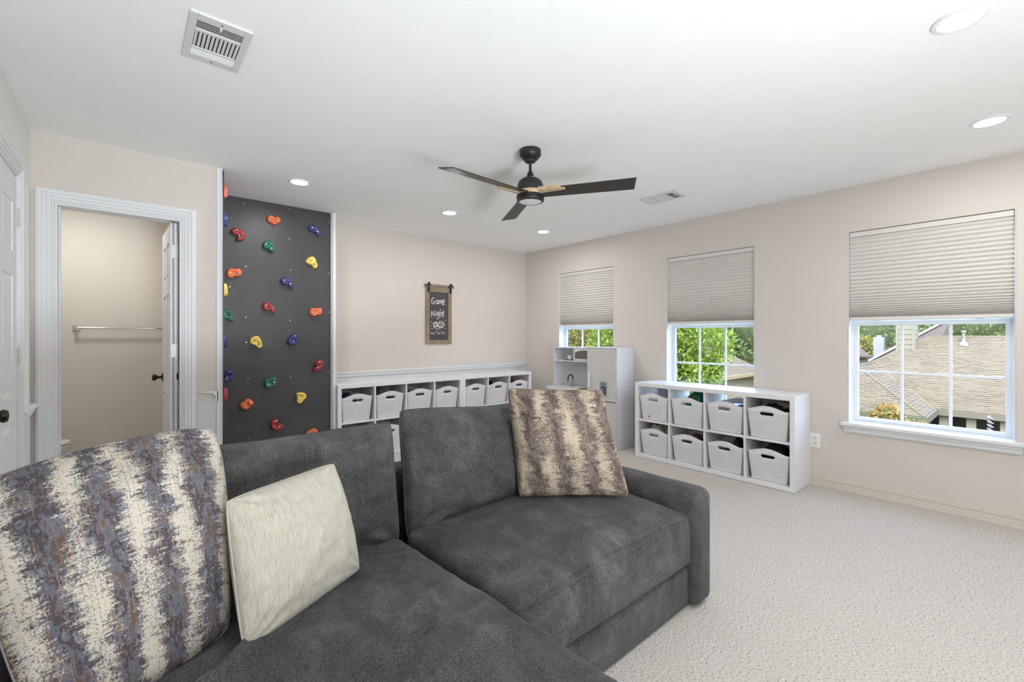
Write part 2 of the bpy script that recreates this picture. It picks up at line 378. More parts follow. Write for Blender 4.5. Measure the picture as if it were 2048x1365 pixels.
# door casings (profiled)
def casing(name, horiz, x0, x1, wall, ztop, sgn):
    """casing around an opening x0..x1 lying on a plane; horiz maps (a, depth, z) to world"""
    mb = MB(); w_ = .076
    steps = [(0, .012, .010), (.012, .03, .016), (.03, .05, .020), (.05, .066, .024), (.066, .076, .017)]
    for a, b, t in steps:
        for (u0, u1, z0, z1) in ((x0 - b, x0 - a, 0, ztop + b), (x1 + a, x1 + b, 0, ztop + b), (x0 - a, x1 + a, ztop + a, ztop + b)):
            p = horiz(u0, wall, z0); r = horiz(u1, wall + sgn * t, z1)
            mb.box(min(p[0], r[0]), max(p[0], r[0]), min(p[1], r[1]), max(p[1], r[1]), z0, z1)
    return struct(mb, name, 'trim', bevel=.0015)
casing('trim_9', lambda u, d, z: (u, d, z), DX0, DX1, Y1, DH, -1)
casing('trim_10', lambda u, d, z: (d, u, z), 2.56, 3.325, XL, 2.06, 1)
struct(MB().box(DX0 + .0005, DX0 + .014, Y1 - .006, Y1 + .115, 0, DH - .012).box(DX1 - .014, DX1 - .0005, Y1 - .006, Y1 + .115, 0, DH - .012).box(DX0 + .0005, DX1 - .0005, Y1 - .006, Y1 + .115, DH - .012, DH - .0005)
       .box(DX0 + .014, DX0 + .024, Y1 + .05, Y1 + .07, 0, DH - .012), 'trim_11', 'trim', bevel=.001)

# ---------------------------------------------------------------- doors (six panel)
def panel_door(name, loc, width, height, rz, hinge_side, knob_at):
    """door in local x = width, y = thickness 35 mm"""
    root = empty(name, loc, kind='structure', rz=rz)
    slab = MB(); T = .0175; st = .095
    rows = [(.24, .82), (.96, 1.54), (1.66, 1.90)]
    cols = [(st, width / 2 - .035), (width / 2 + .035, width - st)]
    xs = [0, cols[0][0], cols[0][1], cols[1][0], cols[1][1], width]
    slab.box(0, width, -T + .009, T - .009, 0, height)
    for i in (0, 2, 4): slab.box(xs[i], xs[i + 1], -T, T, 0, height)
    zs = [0, rows[0][0], rows[0][1], rows[1][0], rows[1][1], rows[2][0], rows[2][1], height]
    for i in (0, 2, 4, 6):
        for a, b in cols: slab.box(a, b, -T, T, zs[i], zs[i + 1])
    slab.build('door_slab', 'trim', root, bevel=.0015)
    for a, b in cols:
        for c, d in rows:
            p = MB(); g = .022
            p.box(a + g, b - g, -T + .002, T - .002, c + g, d - g); p.build('door_panel', 'trim', root, bevel=.006)
    hx = 0 if hinge_side < 0 else width
    k = MB()
    kx = knob_at
    for s in (-1, 1):
        k.lathe((kx, 0, .93), [(.0, s * T), (.031, s * T), (.031, s * (T + .006)), (.012, s * (T + .010)), (.010, s * (T + .032)), (.021, s * (T + .040)), (.027, s * (T + .052)), (.022, s * (T + .064)), (.0, s * (T + .068))], 20, 'y')
    k.build('door_knob', 'bronze', root, smooth='auto')
    return root
d1 = panel_door('door_1', (DX1 - .045, 3.815, .01), .575, 2.02, math.radians(91.5), -1, .54)
for z in (.20, 1.10, 1.78):
    MB().box(-.004, 0, -.016, .016, z, z + .09).tube([(-.006, -.021, z), (-.006, -.021, z + .09)], .005, 8).build('door_hinge', 'hinge', d1)
d2 = panel_door('door_2', (XL - .012, 2.575, .01), .745, 2.04, math.radians(90), 1, .065)
for z in (.20, 1.10, 1.80):
    MB().tube([(.755, -.024, z), (.755, -.024, z + .09)], .006, 8).box(.74, .775, -.02, -.016, z, z + .09).build('door_hinge', 'hinge', d2)
# light switch and outlet
sw = empty('light_switch', (XL, 3.50, 1.27), 'white rocker light switch beside the left door casing', 'light switch')
MB().box(0, .006, -.035, .035, -.057, .057).build('cover_plate', 'outlet', sw, bevel=.002)
MB().box(.006, .010, -.016, .016, -.033, .033).build('rocker', 'outlet', sw, bevel=.001)
ou = empty('wall_outlet', (W, 1.168, .375), 'white double power outlet on the wall right of the low shelf', 'outlet')
MB().box(-.006, 0, -.038, .038, -.06, .06).build('cover_plate', 'outlet', ou, bevel=.002)
for dz in (-.022, .022):
    r_ = MB().box(-.010, -.006, -.017, .017, dz - .015, dz + .015).build('socket', 'outlet', ou, bevel=.002)
    MB().box(-.0112, -.0098, -.009, -.006, dz, dz + .009).box(-.0112, -.0098, .005, .008, dz, dz + .009).box(-.0112, -.0098, -.003, .002, dz - .011, dz - .005).build('socket_slot', 'slot', r_)

# ---------------------------------------------------------------- windows and shades
def window(i, y0, y1):
    root = empty('window_%d' % i, (W, (y0 + y1) / 2, WZ0), kind='structure'); o = (W, (y0 + y1) / 2, WZ0)
    X0 = W + .10; fw = .022
    f = MB(o)
    f.box(X0, X0 + .05, y0, y0 + fw, WZ0, WZ1).box(X0, X0 + .05, y1 - fw, y1, WZ0, WZ1).box(X0 + .0005, X0 + .05, y0 + fw, y1 - fw, WZ1 - fw, WZ1).box(X0 + .0005, X0 + .05, y0 + fw, y1 - fw, WZ0, WZ0 + .012)
    f.box(X0 - .02, X0, y0, y0 + .008, WZ0, WZ1).box(X0 - .02, X0, y1 - .008, y1, WZ0, WZ1)
    f.build('window_frame', 'vinyl', root, bevel=.002)
    a, b = y0 + fw, y1 - fw; sw_ = .024; zt = 1.385; zb = WZ0 + .014
    l = MB(o)
    l.box(X0 + .002, X0 + .03, a, a + sw_, zb, zt).box(X0 + .002, X0 + .03, b - sw_, b, zb, zt)
    l.box(X0 - .006, X0 + .029, a + .0005, b - .0005, zt - .045, zt + .0005).box(X0 + .002, X0 + .03, a + sw_, b - sw_, zb, zb + .026)
    l.box(X0 - .012, X0 + .0, a, b, zt - .018, zt - .010)
    ls = l.build('sash', 'vinyl', root, bevel=.0025)
    gy0, gy1, gz0, gz1 = a + sw_, b - sw_, zb + .026, zt - .045
    zm = (gz0 + gz1) / 2
    for k in (1, 2):
        yy = gy0 + (gy1 - gy0) * k / 3
        MB(o).box(X0 + .008, X0 + .024, yy - .009, yy + .009, gz0, gz1).build('muntin', 'vinyl', ls, bevel=.003)
    MB(o).box(X0 + .007, X0 + .025, gy0, gy1, zm - .009, zm + .009).build('muntin', 'vinyl', ls, bevel=.003)
    for k in range(3):
        for zz0, zz1 in ((gz0, zm), (zm, gz1)):
            MB(o).box(X0 + .015, X0 + .017, gy0 + (gy1 - gy0) * k / 3, gy0 + (gy1 - gy0) * (k + 1) / 3, zz0, zz1).build('pane', 'glass', ls)
    for yy in (a + .12, b - .16):
        MB(o).box(X0 - .016, X0 + .004, yy, yy + .05, zt - .004, zt + .010).build('sash_lock', 'vinyl', root, bevel=.003)
    u = MB(o); X1 = X0 + .032
    u.box(X1, X1 + .018, a, a + sw_, zt - .04, WZ1 - fw).box(X1, X1 + .018, b - sw_, b, zt - .04, WZ1 - fw).box(X1, X1 + .018, a + sw_, b - sw_, zt - .04, zt).box(X1, X1 + .018, a + sw_, b - sw_, WZ1 - fw - .03, WZ1 - fw)
    us = u.build('upper_sash', 'vinyl', root)
    MB(o).box(X1 + .008, X1 + .010, a + sw_, b - sw_, zt, WZ1 - fw - .03).build('pane', 'glass', us)
    # stool and apron
    MB(o).box(W - .052, W - .0005, y0 - .045, y1 + .045, WZ0 - .024, WZ0 + .003).build('window_stool', 'trim', root, bevel=.006)
    MB(o).box(W - .0005, X0 - .001, y0 + .001, y1 - .001, WZ0 - .01, WZ0 + .003).build('window_ledge', 'trim', root)
    MB(o).box(W - .022, W, y0 - .028, y1 + .028, WZ0 - .072, WZ0 - .024).box(W - .034, W, y0 - .03, y1 + .03, WZ0 - .045, WZ0 - .024).box(W - .016, W, y0 - .022, y1 + .022, WZ0 - .08, WZ0 - .072).build('apron', 'trim', root, bevel=.005)
    MB(o).box(W, X0, y0 - .001, y0 + .003, WZ0, WZ1).box(W, X0, y1 - .003, y1 + .001, WZ0, WZ1).build('jamb_liner', 'trim', root)
    return root
def shade(y0, y1, label):
    root = empty('window_shade', (W + .02, (y0 + y1) / 2, WZ1), label, 'blind', 'cellular shades in the three windows'); o = (W + .02, (y0 + y1) / 2, WZ1)
    a, b = y0 + .006, y1 - .006
    MB(o).box(W + .012, W + .062, a, b, WZ1 - .042, WZ1 - .004).build('head_rail', 'shade_rail', root, bevel=.003)
    zb = 1.392; zt = WZ1 - .042
    n = 27; w_ = [max(.26, 1 - max(0, (k - 10)) / 17 * .85) for k in range(n)]; tot = sum(w_); z = zt; prof = [(W + .030, zt)]; back = [(W + .044, zt)]
    for k in range(n):
        h = w_[k] / tot * (zt - zb - .014); prof += [(W + .012, z - h * .62), (W + .030, z - h)]; back += [(W + .056, z - h * .5), (W + .044, z - h)]; z -= h
    vs = []; fs = []
    for pr in (prof, back):
        s0 = len(vs)
        for x, zz in pr: vs += [(x - o[0], a - o[1], zz - o[2]), (x - o[0], b - o[1], zz - o[2])]
        fs += [(s0 + 2 * i, s0 + 2 * i + 1, s0 + 2 * i + 3, s0 + 2 * i + 2) for i in range(len(pr) - 1)]
    pymesh('pleated_fabric', vs, fs, 'shade', root, smooth=False)
    MB(o).box(W + .014, W + .060, a, b, zb - .012, zb + .014).box(W + .008, W + .016, (a + b) / 2 - .025, (a + b) / 2 + .025, zb - .016, zb - .006).build('bottom_rail', 'shade_rail', root, bevel=.003)
    return root
for i, (a, b) in enumerate(WIN): window(i + 1, a, b)
shade(*WIN[0], 'half lowered grey cellular shade in the corner window above the play kitchen')
s2 = shade(*WIN[1], 'half lowered grey cellular shade in the middle window above the low shelf')
shade(*WIN[2], 'half lowered grey cellular shade in the right window with the visible sill')
MB((W + .02, 2.095, WZ1)).lathe((W + .022, 2.06, 1.60), [(0, -.005), (.013, 0), (.013, .003), (0, .006)], 10, 'x').build('smudge', 'c_taupe', s2)

# ---------------------------------------------------------------- climbing walls
cp = empty('climbing_board', (1.01, Y2, 0), 'tall dark grey plywood climbing panel in the alcove', 'climbing wall')
MB((1.01, Y2, 0)).box(.526, 1.5, Y2 - .0, Y2 + .018, 0.005, H - .002).build('panel_board', 'panel', cp)
for (x, z) in [(0.768, 2.413), (1.13, 2.428), (1.486, 2.367), (1.13, 2.155), (0.779, 1.865), (1.139, 1.869), (1.486, 1.869), (0.66, 1.677), (0.779, 1.42), (1.134, 1.401), (1.486, 1.488), (0.783, 1.201), (0.795, 0.881), (1.139, 0.878), (1.486, 0.896), (0.799, 0.355), (1.134, 0.328)]:
    MB((1.01, Y2, 0)).lathe((x, Y2, z), [(.0, -.002), (.005, -.0015), (.006, .001)], 8, 'y').build('screw', 'screw', cp)
cp2 = empty('climbing_board', (.515, 4.15, 0), 'dark side climbing panel seen edge-on behind the white corner post', 'climbing wall')
MB((.515, 4.15, 0)).box(.506, .524, Y1 + .0, Y2 - .001, .005, H - .012).build('panel_board', 'panel', cp2)
OUT = {  # outlines in units of half size, roughly as seen on the wall; x right, z up
 'heart': [(-1, .25), (-.85, .72), (-.45, .95), (-.1, .68), (.15, .55), (.5, .85), (.9, .6), (1, .1), (.75, -.35), (.35, -.6), (.1, -1), (-.25, -.75), (-.7, -.5), (-.98, -.15)],
 'bean': [(-1, .0), (-.8, .6), (-.35, .9), (.15, .85), (.6, 1), (.95, .7), (1, .15), (.85, -.35), (.4, -.55), (.05, -.5), (-.25, -.85), (-.65, -.8), (-.95, -.45)],
 'hook': [(-1, .45), (-.65, .95), (-.1, .98), (.4, .7), (.75, .2), (1, -.35), (.8, -.75), (.55, -1), (.4, -.55), (.1, -.25), (-.35, -.25), (-.8, -.15)],
 'pear': [(-1, .1), (-.6, .75), (-.1, 1), (.35, .9), (.7, .45), (.85, -.1), (1, -.55), (.8, -.95), (.3, -.95), (.0, -.6), (-.35, -.4), (-.8, -.25)],
}
def hold(col, x, z, w, h, shape, rot, label, side=False):
    pts = OUT[shape]; c, s = math.cos(rot), math.sin(rot)
    pts = [(px * c - pz * s, px * s + pz * c) for px, pz in pts]
    mx = max(abs(p[0]) for p in pts); mz = max(abs(p[1]) for p in pts)
    pts = [(p[0] / mx * w / 2, p[1] / mz * h / 2) for p in pts]
    # smooth closed outline
    n = len(pts); sm = []
    for i in range(n):
        p0, p1, p2, p3 = [pts[(i + k - 1) % n] for k in range(4)]
        for t in (0, .5):
            sm.append(tuple(.5 * (2 * p1[k] + (p2[k] - p0[k]) * t + (2 * p0[k] - 5 * p1[k] + 4 * p2[k] - p3[k]) * t * t + (3 * p1[k] - p0[k] - 3 * p2[k] + p3[k]) * t ** 3) for k in (0, 1)))
    D = .045 if not side else .050; rings = [(1.0, 0), (1.02, .35), (.98, .7), (.88, .95), (.72, 1.0), (.45, .82), (.2, .72)]
    vs = []; fs = []; m = len(sm); sd = random.random() * 50
    for sc_, d in rings:
        for (px, pz) in sm:
            k = 1 + .10 * noise.noise(Vector((px * 40 + sd, pz * 40, d)))
            vs.append((px * sc_ * k, -D * d * (1 + .16 * noise.noise(Vector((px * 30, sd, pz * 30)))), pz * sc_ * k))
    vs.append((0, -D * .68, 0))
    for r in range(len(rings) - 1):
        for i in range(m): j = (i + 1) % m; fs.append((r * m + i, r * m + j, (r + 1) * m + j, (r + 1) * m + i))
    for i in range(m): fs.append(((len(rings) - 1) * m + i, (len(rings) - 1) * m + (i + 1) % m, len(vs) - 1))
    o = pymesh('climbing_hold', vs, fs, 'hold_' + col)
    bpx = .22 * w; ang = {'heart': .1, 'bean': .25, 'hook': -.65, 'pear': -.75}[shape] + rot
    for sgn in (-1, 1):
        bx, bz = sgn * bpx * math.cos(ang) * 1.15, sgn * .22 * h * math.sin(ang) * 1.15 + .1 * h * (shape in ('hook',)) 
        MB().lathe((bx, -D * .8, bz), [(.010, -.006), (.010, .004)], 12, 'y').build('bolt_recess', 'slot' , o)
        MB().lathe((bx, -D * .8 - .007, bz), [(.0, -.003), (.0065, -.001), (.0065, .003)], 10, 'y').build('bolt', 'bolt', o)
    o.location = (x, Y2 - .0005, z) if not side else (.5245, x, z)
    if side: o.rotation_euler = (0, 0, PI / 2)
    tag(o, label, 'climbing hold', 'climbing holds in the alcove'); return o
for a in [
 ('orange', 0.994, 2.298, 'heart', 0, 'orange heart-shaped climbing hold, highest on the dark panel'),
 ('navy', 1.343, 2.257, 'hook', 0, 'navy climbing hold at the top right of the dark panel'),
 ('red', 0.715, 2.13, 'hook', -.6, 'dark red climbing hold at the upper left of the dark panel'),
 ('green', 0.95, 2.058, 'pear', .1, 'green climbing hold just below the topmost orange hold'),
 ('yellow', 1.32, 1.955, 'pear', 0, 'yellow climbing hold on the upper right, below the top navy hold'),
 ('orange', 0.685, 1.792, 'bean', 0, 'wide orange climbing hold at the left edge, below the dark red one'),
 ('navy', 1.102, 1.739, 'hook', .1, 'navy climbing hold in the middle of the panel with a pointed tail'),
 ('red', 0.954, 1.504, 'hook', .15, 'dark red climbing hold in the middle of the panel, pointed tail down'),
 ('orange', 1.356, 1.482, 'bean', 0, 'small orange climbing hold at the right edge, middle height'),
 ('green', 0.637, 1.428, 'pear', .2, 'green climbing hold half hidden by the white corner post'),
 ('yellow', 0.851, 1.201, 'pear', 0, 'yellow climbing hold left of the centre, with bean-like lobes'),
 ('navy', 1.162, 1.221, 'hook', 2.0, 'navy climbing hold right of the centre, left of the lower red one'),
 ('red', 1.375, 0.971, 'hook', -1.3, 'dark red climbing hold at the right edge below the small orange one'),
 ('navy', 0.637, 0.918, 'hook', -1.2, 'navy climbing hold at the left edge beside the white corner post'),
 ('green', 0.966, 0.832, 'bean', .1, 'green climbing hold in the lower middle of the panel'),
 ('yellow', 1.218, 0.684, 'pear', -1.0, 'yellow climbing hold at the lower right of the panel'),
 ('orange', 0.786, 0.658, 'bean', .7, 'orange climbing hold at the lower left of the panel'),
 ('red', 1.019, 0.453, 'hook', 2.6, 'dark red climbing hold low on the panel above the sofa back'),
 ('orange', 1.325, 0.328, 'bean', .5, 'orange climbing hold lowest at the right of the panel'),
 ('green', 0.655, 0.291, 'bean', -.2, 'green climbing hold lowest at the left, behind the sofa back')]:
    wh = {'orange': (.112, .092), 'navy': (.11, .10), 'red': (.105, .105), 'green': (.10, .105), 'yellow': (.105, .112)}[a[0]]
    hold(a[0], a[1], a[2], wh[0], wh[1], a[3], a[4], a[5])
for col, z, sh, lab in [('coral', 2.36, 'heart', 'coral hold seen edge-on at the top of the side panel'), ('navy', 2.14, 'bean', 'navy hold seen edge-on high on the side panel'), ('yellow', 1.60, 'pear', 'yellow hold seen edge-on on the side panel'), ('navy', 1.21, 'hook', 'navy hold seen edge-on on the side panel below the yellow one'), ('red', .80, 'pear', 'red hold seen edge-on low on the side panel')]:
    hold(col, 4.01, z, .10, .12, sh, .6, lab, True)

# ---------------------------------------------------------------- cube shelves and baskets
def cube_shelf(loc, ncol, label, group=None, rz=0):
    """local x = width, y = depth (front at 0, back at .39)"""
    s = empty('cube_shelf', loc, label, 'shelf', group, rz=rz); wid = .0375 * 2 + ncol * .337 + (ncol - 1) * .016; D = .39; HT = .77; T = .0375
    MB().box(0, wid, 0, D, HT - T, HT).build('top_board', 'white', s, bevel=.0015)
    MB().box(T, wid - T, 0, D, 0, T).build('bottom_board', 'white', s, bevel=.0015)
    for x in (0, wid - T): MB().box(x, x + T, 0, D, 0, HT - T).build('side_panel', 'white', s, bevel=.0015)
    mid = HT / 2
    for k in range(1, ncol):
        x = T + k * .353 - .016; MB().box(x, x + .016, .0015, D, T, HT - T).build('divider', 'white', s, bevel=.0008)
    for k in range(ncol):
        x = T + k * .353; MB().box(x, x + .337, .002, D, mid - .008, mid + .008).build('shelf_board', 'white', s, bevel=.0008)
    return s
RS = cube_shelf((W - .392, 1.202 + 1.471, .003), 4, 'low white cube shelf with eight white baskets under the middle window', rz=-PI / 2)
BSX = 1.548
B1 = cube_shelf((BSX, YB - .392 - .0, .003), 4, 'white four-column cube shelf against the back wall beside the climbing panel')
B2 = cube_shelf((BSX + 1.473, YB - .392, .003), 3, 'white three-column cube shelf against the back wall near the corner')

def make_basket():
    wt, wb, dt, db, hs, hp = .318, .272, .345, .30, .238, .272
    def perim(u):  # side columns
        pass
    cols = []
    fy = [-1, -.9, -.78, -.64, -.5, -.38, -.30, -.2, -.1, 0, .1, .2, .30, .38, .5, .64, .78, .9, 1]
    r = .12
    pts = []   # normalised perimeter (x across -1..1, y depth -1..1, is_front_param)
    for t in fy: pts.append((t * .9, -1, 'f', t))
    for k in (1, 2): a = k * PI / 6; pts.append((.9 + .1 * math.sin(a), -1 + .1 * (1 - math.cos(a)), 's', 0))
    for t in (-.9, -.5, 0, .5, .9): pts.append((1, t, 's', 0))
    for k in (1, 2): a = k * PI / 6; pts.append((.9 + .1 * math.cos(a), .9 + .1 * math.sin(a), 's', 0))
    for t in fy[::-1]: pts.append((t * .9, 1, 'b', t))
    for k in (1, 2): a = k * PI / 6; pts.append((-.9 - .1 * math.sin(a), .9 + .1 * math.cos(a), 's', 0))
    for t in (.9, .5, 0, -.5, -.9): pts.append((-1, t, 's', 0))
    for k in (1, 2): a = k * PI / 6; pts.append((-.9 - .1 * math.cos(a), -.9 - .1 * math.sin(a), 's', 0))
    rows = [0, .02, .07, .12, .17, .196, .209, .222, None, 'top']
    n = len(pts); vs = []; uv = []; per = 0; pers = []
    for i, p in enumerate(pts):
        if i: per += math.hypot((p[0] - pts[i - 1][0]) * wt / 2, (p[1] - pts[i - 1][1]) * dt / 2)
        pers.append(per)
    def top_h(p):
        return hs + (hp - hs) * math.cos(min(1, abs(p[3])) * PI / 2) ** 1.3 if p[2] in 'fb' else hs
    tops = []
    for r_i, z in enumerate(rows):
        for i, p in enumerate(pts):
            th = top_h(p)
            zz = z if isinstance(z, (int, float)) else (th if z == 'top' else (.222 + th) / 2)
            t = zz / hs; sx = (wb + (wt - wb) * t) / 2; sy = (db + (dt - db) * t) / 2; x = p[0] * sx
            if p[2] in 'fb' and abs(abs(p[3]) - .38) < .01 and z in (.196, .222): x *= .84
            vs.append((x, p[1] * sy, zz)); uv.append((pers[i], zz))
            if z == 'top': tops.append((x, p[1] * sy, zz))
    fs = []
    for r_i in range(len(rows) - 1):
        for i in range(n):
            j = (i + 1) % n
            p, q_ = pts[i], pts[j]
            if r_i in (5, 6) and p[2] == q_[2] and p[2] in 'fb' and abs(p[3]) < .385 and abs(q_[3]) < .385: continue
            fs.append((r_i * n + i, r_i * n + j, (r_i + 1) * n + j, (r_i + 1) * n + i))
    b0 = len(vs); 
    fs.append(tuple(range(n))[::-1])
    o = pymesh('storage_basket', vs, fs, 'basket', uv=uv)
    m = o.modifiers.new('solid', 'SOLIDIFY'); m.thickness = .0028; m.offset = -1
    rim = MB(); pp = tops + [tops[0], tops[1]]
    rim.tube(pp, .0042, 6, cap=False); rim.build('rim', 'basket_rim', o, smooth=True)
    return o
bk = make_basket(); first = [True]
def basket(loc, rz, label, group):
    loc = (loc[0], loc[1], loc[2])
    if first[0]:
        first[0] = False; bk.location = loc; bk.rotation_euler = (0, 0, rz); return tag(bk, label, 'basket', group)
    return dup(bk, loc, label, 'basket', group, rz)
G = 'white perforated baskets in the low shelf by the window'
rx = W - .392 + .012 + .172
names_t = ['upper basket nearest the play kitchen, pink item behind its handle', 'upper basket holding shiny green foil', 'upper basket with a navy book edge showing', 'upper basket nearest the outlet, black cloth inside']
names_b = ['lower basket nearest the play kitchen, cream cards sticking out', 'lower basket second from the play kitchen, plum cloth inside', 'lower basket third from the play kitchen, dark round toy inside', 'lower basket nearest the outlet, black bag inside']
RC = []
for k in range(4):
    y = 1.202 + 1.471 - (.0375 + k * .353 + .1685); RC.append(y)
    jt = (random.random() - .5) * .008
    basket((rx + jt, y + .002, .3975), -PI / 2 + (random.random() - .5) * .03, 'white ' + names_t[k] + ', low window shelf', G)
    basket((rx - jt, y, .042), -PI / 2 + (random.random() - .5) * .03, 'white ' + names_b[k] + ', low window shelf', G)
G2 = 'white perforated baskets in the back wall shelves'
by = YB - .392 + .010 + .173; BC = []
ordn = ['first', 'second', 'third', 'fourth', 'fifth', 'sixth', 'seventh']
for k in range(7):
    x = (BSX + .0375 + k * .353 + .1685) if k < 4 else (BSX + 1.473 + .0375 + (k - 4) * .353 + .1685); BC.append(x)
    basket((x - .004, by + random.random() * .006, .3975), (random.random() - .5) * .03, 'white basket, %s from the climbing panel in the upper row of the back shelves' % ordn[k], G2)
    basket((x - .004, by + random.random() * .006, .042), (random.random() - .5) * .03, 'white basket, %s from the climbing panel in the lower row of the back shelves' % ordn[k], G2)
# contents
def lump(name, loc, size, mat, label, cat, seed, rough=1.0, flat=1.0):
    bm = bmesh.new(); bmesh.ops.create_icosphere(bm, subdivisions=4, radius=1)
    for v in bm.verts:
        p = v.co.copy(); n_ = noise.fractal(p * 1.6 * rough + Vector((seed, seed * 2, 0)), 1, 2, 3); r = 1 + .38 * n_
        fold = abs(noise.noise(p * 3.4 * rough + Vector((seed * 3, 0, 1)))); r -= .25 * fold
        p *= r; v.co = Vector((p.x * size[0], p.y * size[1], max(p.z * size[2], -size[2] * .7)))
    me = bpy.data.meshes.new(name); bm.to_mesh(me); bm.free(); me.materials.append(M[mat])
    for p in me.polygons: p.use_smooth = True
    o = bpy.data.objects.new(name, me); COL.objects.link(o); o.location = loc
    return tag(o, label, cat)
SIT = .3975 + .006; SIT0 = .042 + .006
def inbasket(base, z): return base + z
def fill(name, cx, cy, base, top, hx, hy, mat, label, cat, seed, **k):
    hz = top / 2
    return lump(name, (cx, cy, base + .004 + hz * .78), (hx, hy, hz), mat, label, cat, seed, **k)
fill('soft_toy', BC[0] - .05, by, SIT, .30, .085, .10, 'c_blue', 'dark blue soft toy in the first upper basket of the back shelves', 'toy', 1)
fill('folded_blanket', BC[1] - .03, by, SIT, .30, .11, .13, 'c_brown', 'brown blanket in the second upper basket of the back shelves', 'blanket', 2)
fill('cap', BC[5] - .03, by, SIT, .30, .10, .11, 'c_black', 'black cap in the sixth upper basket of the back shelves', 'cap', 3)
fill('toy_bag', BC[6] - .04, by, SIT, .33, .09, .11, 'c_darkred', 'dark red toy bag in the last upper basket of the back shelves', 'bag', 4)
fill('denim_cloth', BC[3] - .06, by, SIT0, .34, .09, .12, 'c_blue', 'navy cloth heaped in the fourth lower basket of the back shelves', 'cloth', 5)
fill('toy_heap', BC[0], by, SIT0, .23, .12, .13, 'c_taupe', 'taupe cloth in the first lower basket of the back shelves', 'cloth', 6)
fill('toy_heap', BC[2], by, SIT, .24, .12, .13, 'c_taupe', 'taupe cloth in the third upper basket of the back shelves', 'cloth', 7)
fill('toy_heap', BC[2] + .0, by, SIT0, .26, .12, .12, 'c_cream', 'cream cloth in the third lower basket of the back shelves', 'cloth', 8)
fill('pink_toy', rx - .11, RC[0] + .03, SIT, .21, .045, .07, 'c_pink', 'pink toy behind the handle of the first upper basket by the play kitchen', 'toy', 9)
MB((rx, RC[0], SIT)).box(rx + .02, rx + .025, RC[0] - .13, RC[0] + .06, SIT + .004, SIT + .30, Matrix.Rotation(.22, 3, 'Y')).build('paper_sheet', 'c_paper')
tag(bpy.context.scene.objects['paper_sheet'], 'white paper sheet leaning in the upper basket beside the play kitchen', 'paper')
fill('foil_bag', rx - .01, RC[1] - .03, SIT, .37, .09, .10, 'c_greenfoil', 'shiny green foil bag in the second upper basket of the low shelf', 'bag', 10, rough=1.4)
fill('knit_hat', rx + .06, RC[1] - .05, SIT, .37, .05, .045, 'c_cream', 'cream paper twist beside the green foil bag', 'paper', 11)
MB((rx, RC[2], SIT)).box(rx - .11, rx + .10, RC[2] - .13, RC[2] - .04, SIT + .2, SIT + .225, Matrix.Rotation(-.12, 3, 'X')).build('book', 'c_navy')
tag(bpy.context.scene.objects['book'], 'navy book on top of the third upper basket of the low shelf', 'book')
fill('toy_heap', rx, RC[2], SIT, .17, .10, .10, 'c_cream', 'cream toys under the navy book', 'toy', 12)
fill('green_toy', rx - .12, RC[2] + .01, SIT, .215, .035, .06, 'c_greenfoil', 'green toy behind the handle of the third upper basket', 'toy', 13)
fill('black_cloth', rx - .02, RC[3] - .02, SIT, .30, .12, .12, 'c_black', 'black cloth heaped in the upper basket nearest the outlet', 'cloth', 14, rough=1.6)
for kk, (dy, rt) in enumerate(((.05, .35), (.0, -.3), (-.07, .5))):
    o_ = MB((rx, RC[0], SIT0)).box(rx - .08 + kk * .03, rx - .078 + kk * .03, RC[0] + dy - .05, RC[0] + dy + .05, SIT0 + .07, SIT0 + .29, Matrix.Rotation(rt, 3, 'X')).build('card', 'c_cream')
    tag(o_, ['cream card nearest the kitchen in the lower corner basket', 'cream card standing in the middle of the lower corner basket', 'cream card tilted to the right in the lower corner basket'][kk], 'card', 'cards in the lower corner basket')
fill('plum_cloth', rx, RC[1] - .03, SIT0, .27, .12, .11, 'c_plum', 'plum cloth in the lower second basket of the low shelf', 'cloth', 15)
fill('round_toy', rx - .02, RC[2] - .06, SIT0, .30, .08, .065, 'c_black', 'dark round toy in the lower third basket of the low shelf', 'toy', 16)
fill('toy_heap', rx - .05, RC[2] + .05, SIT0, .22, .09, .07, 'c_plum', 'plum toys beside the dark round toy', 'toy', 17)
fill('black_bag', rx, RC[3] - .03, SIT0, .335, .13, .11, 'c_black', 'black bag filling the lower basket nearest the outlet', 'bag', 18)

# ---------------------------------------------------------------- play kitchen (faces the room, back to the window wall)
KO = (4.07, 3.48, 0); K = empty('play_kitchen', KO, 'white and grey toy play kitchen with fridge, sink and hutch in the corner', 'play kitchen')
fy0, fy1, hy1 = 2.947, 3.361, 4.018; KX = 4.072; KB = 4.393; KT = 1.125
MB(KO).box(KX, KB, fy0, fy0 + .012, 0, KT).box(KX, KB, fy1 - .006, fy1 + .006, 0, KT).box(KX, KB, fy0 + .012, fy1 - .006, KT - .012, KT).box(KX, KB, fy0 + .012, fy1 - .006, 0, .05).box(KB - .008, KB, fy0 + .012, fy1 - .006, .05, KT - .012).build('fridge_case', 'kitchen_white', K, bevel=.001)
fd = MB(KO).box(KX - .014, KX, fy0 + .004, fy1 - .004, .52, KT - .016).build('fridge_door', 'kitchen_grey', K, bevel=.003)
MB(KO).box(KX - .014, KX, fy0 + .004, fy1 - .004, .02, .512).build('freezer_door', 'kitchen_grey', K, bevel=.003)
MB(KO).box(KX - .045, KX - .014, 3.300, 3.325, .66, .84).build('door_handle', 'kitchen_white', fd, bevel=.01)
dp = MB(KO).box(KX - .020, KX - .014, 3.07, 3.17, .58, .74).build('water_dispenser', 'silver_plastic', fd, bevel=.004)
dp2 = MB(KO).box(KX - .0215, KX - .019, 3.09, 3.145, .70, .725).build('display', 'blue_screen', fd)
MB(KO).box(KX - .0215, KX - .019, 3.085, 3.15, .595, .685).build('dispenser_recess', 'blue_screen', fd)
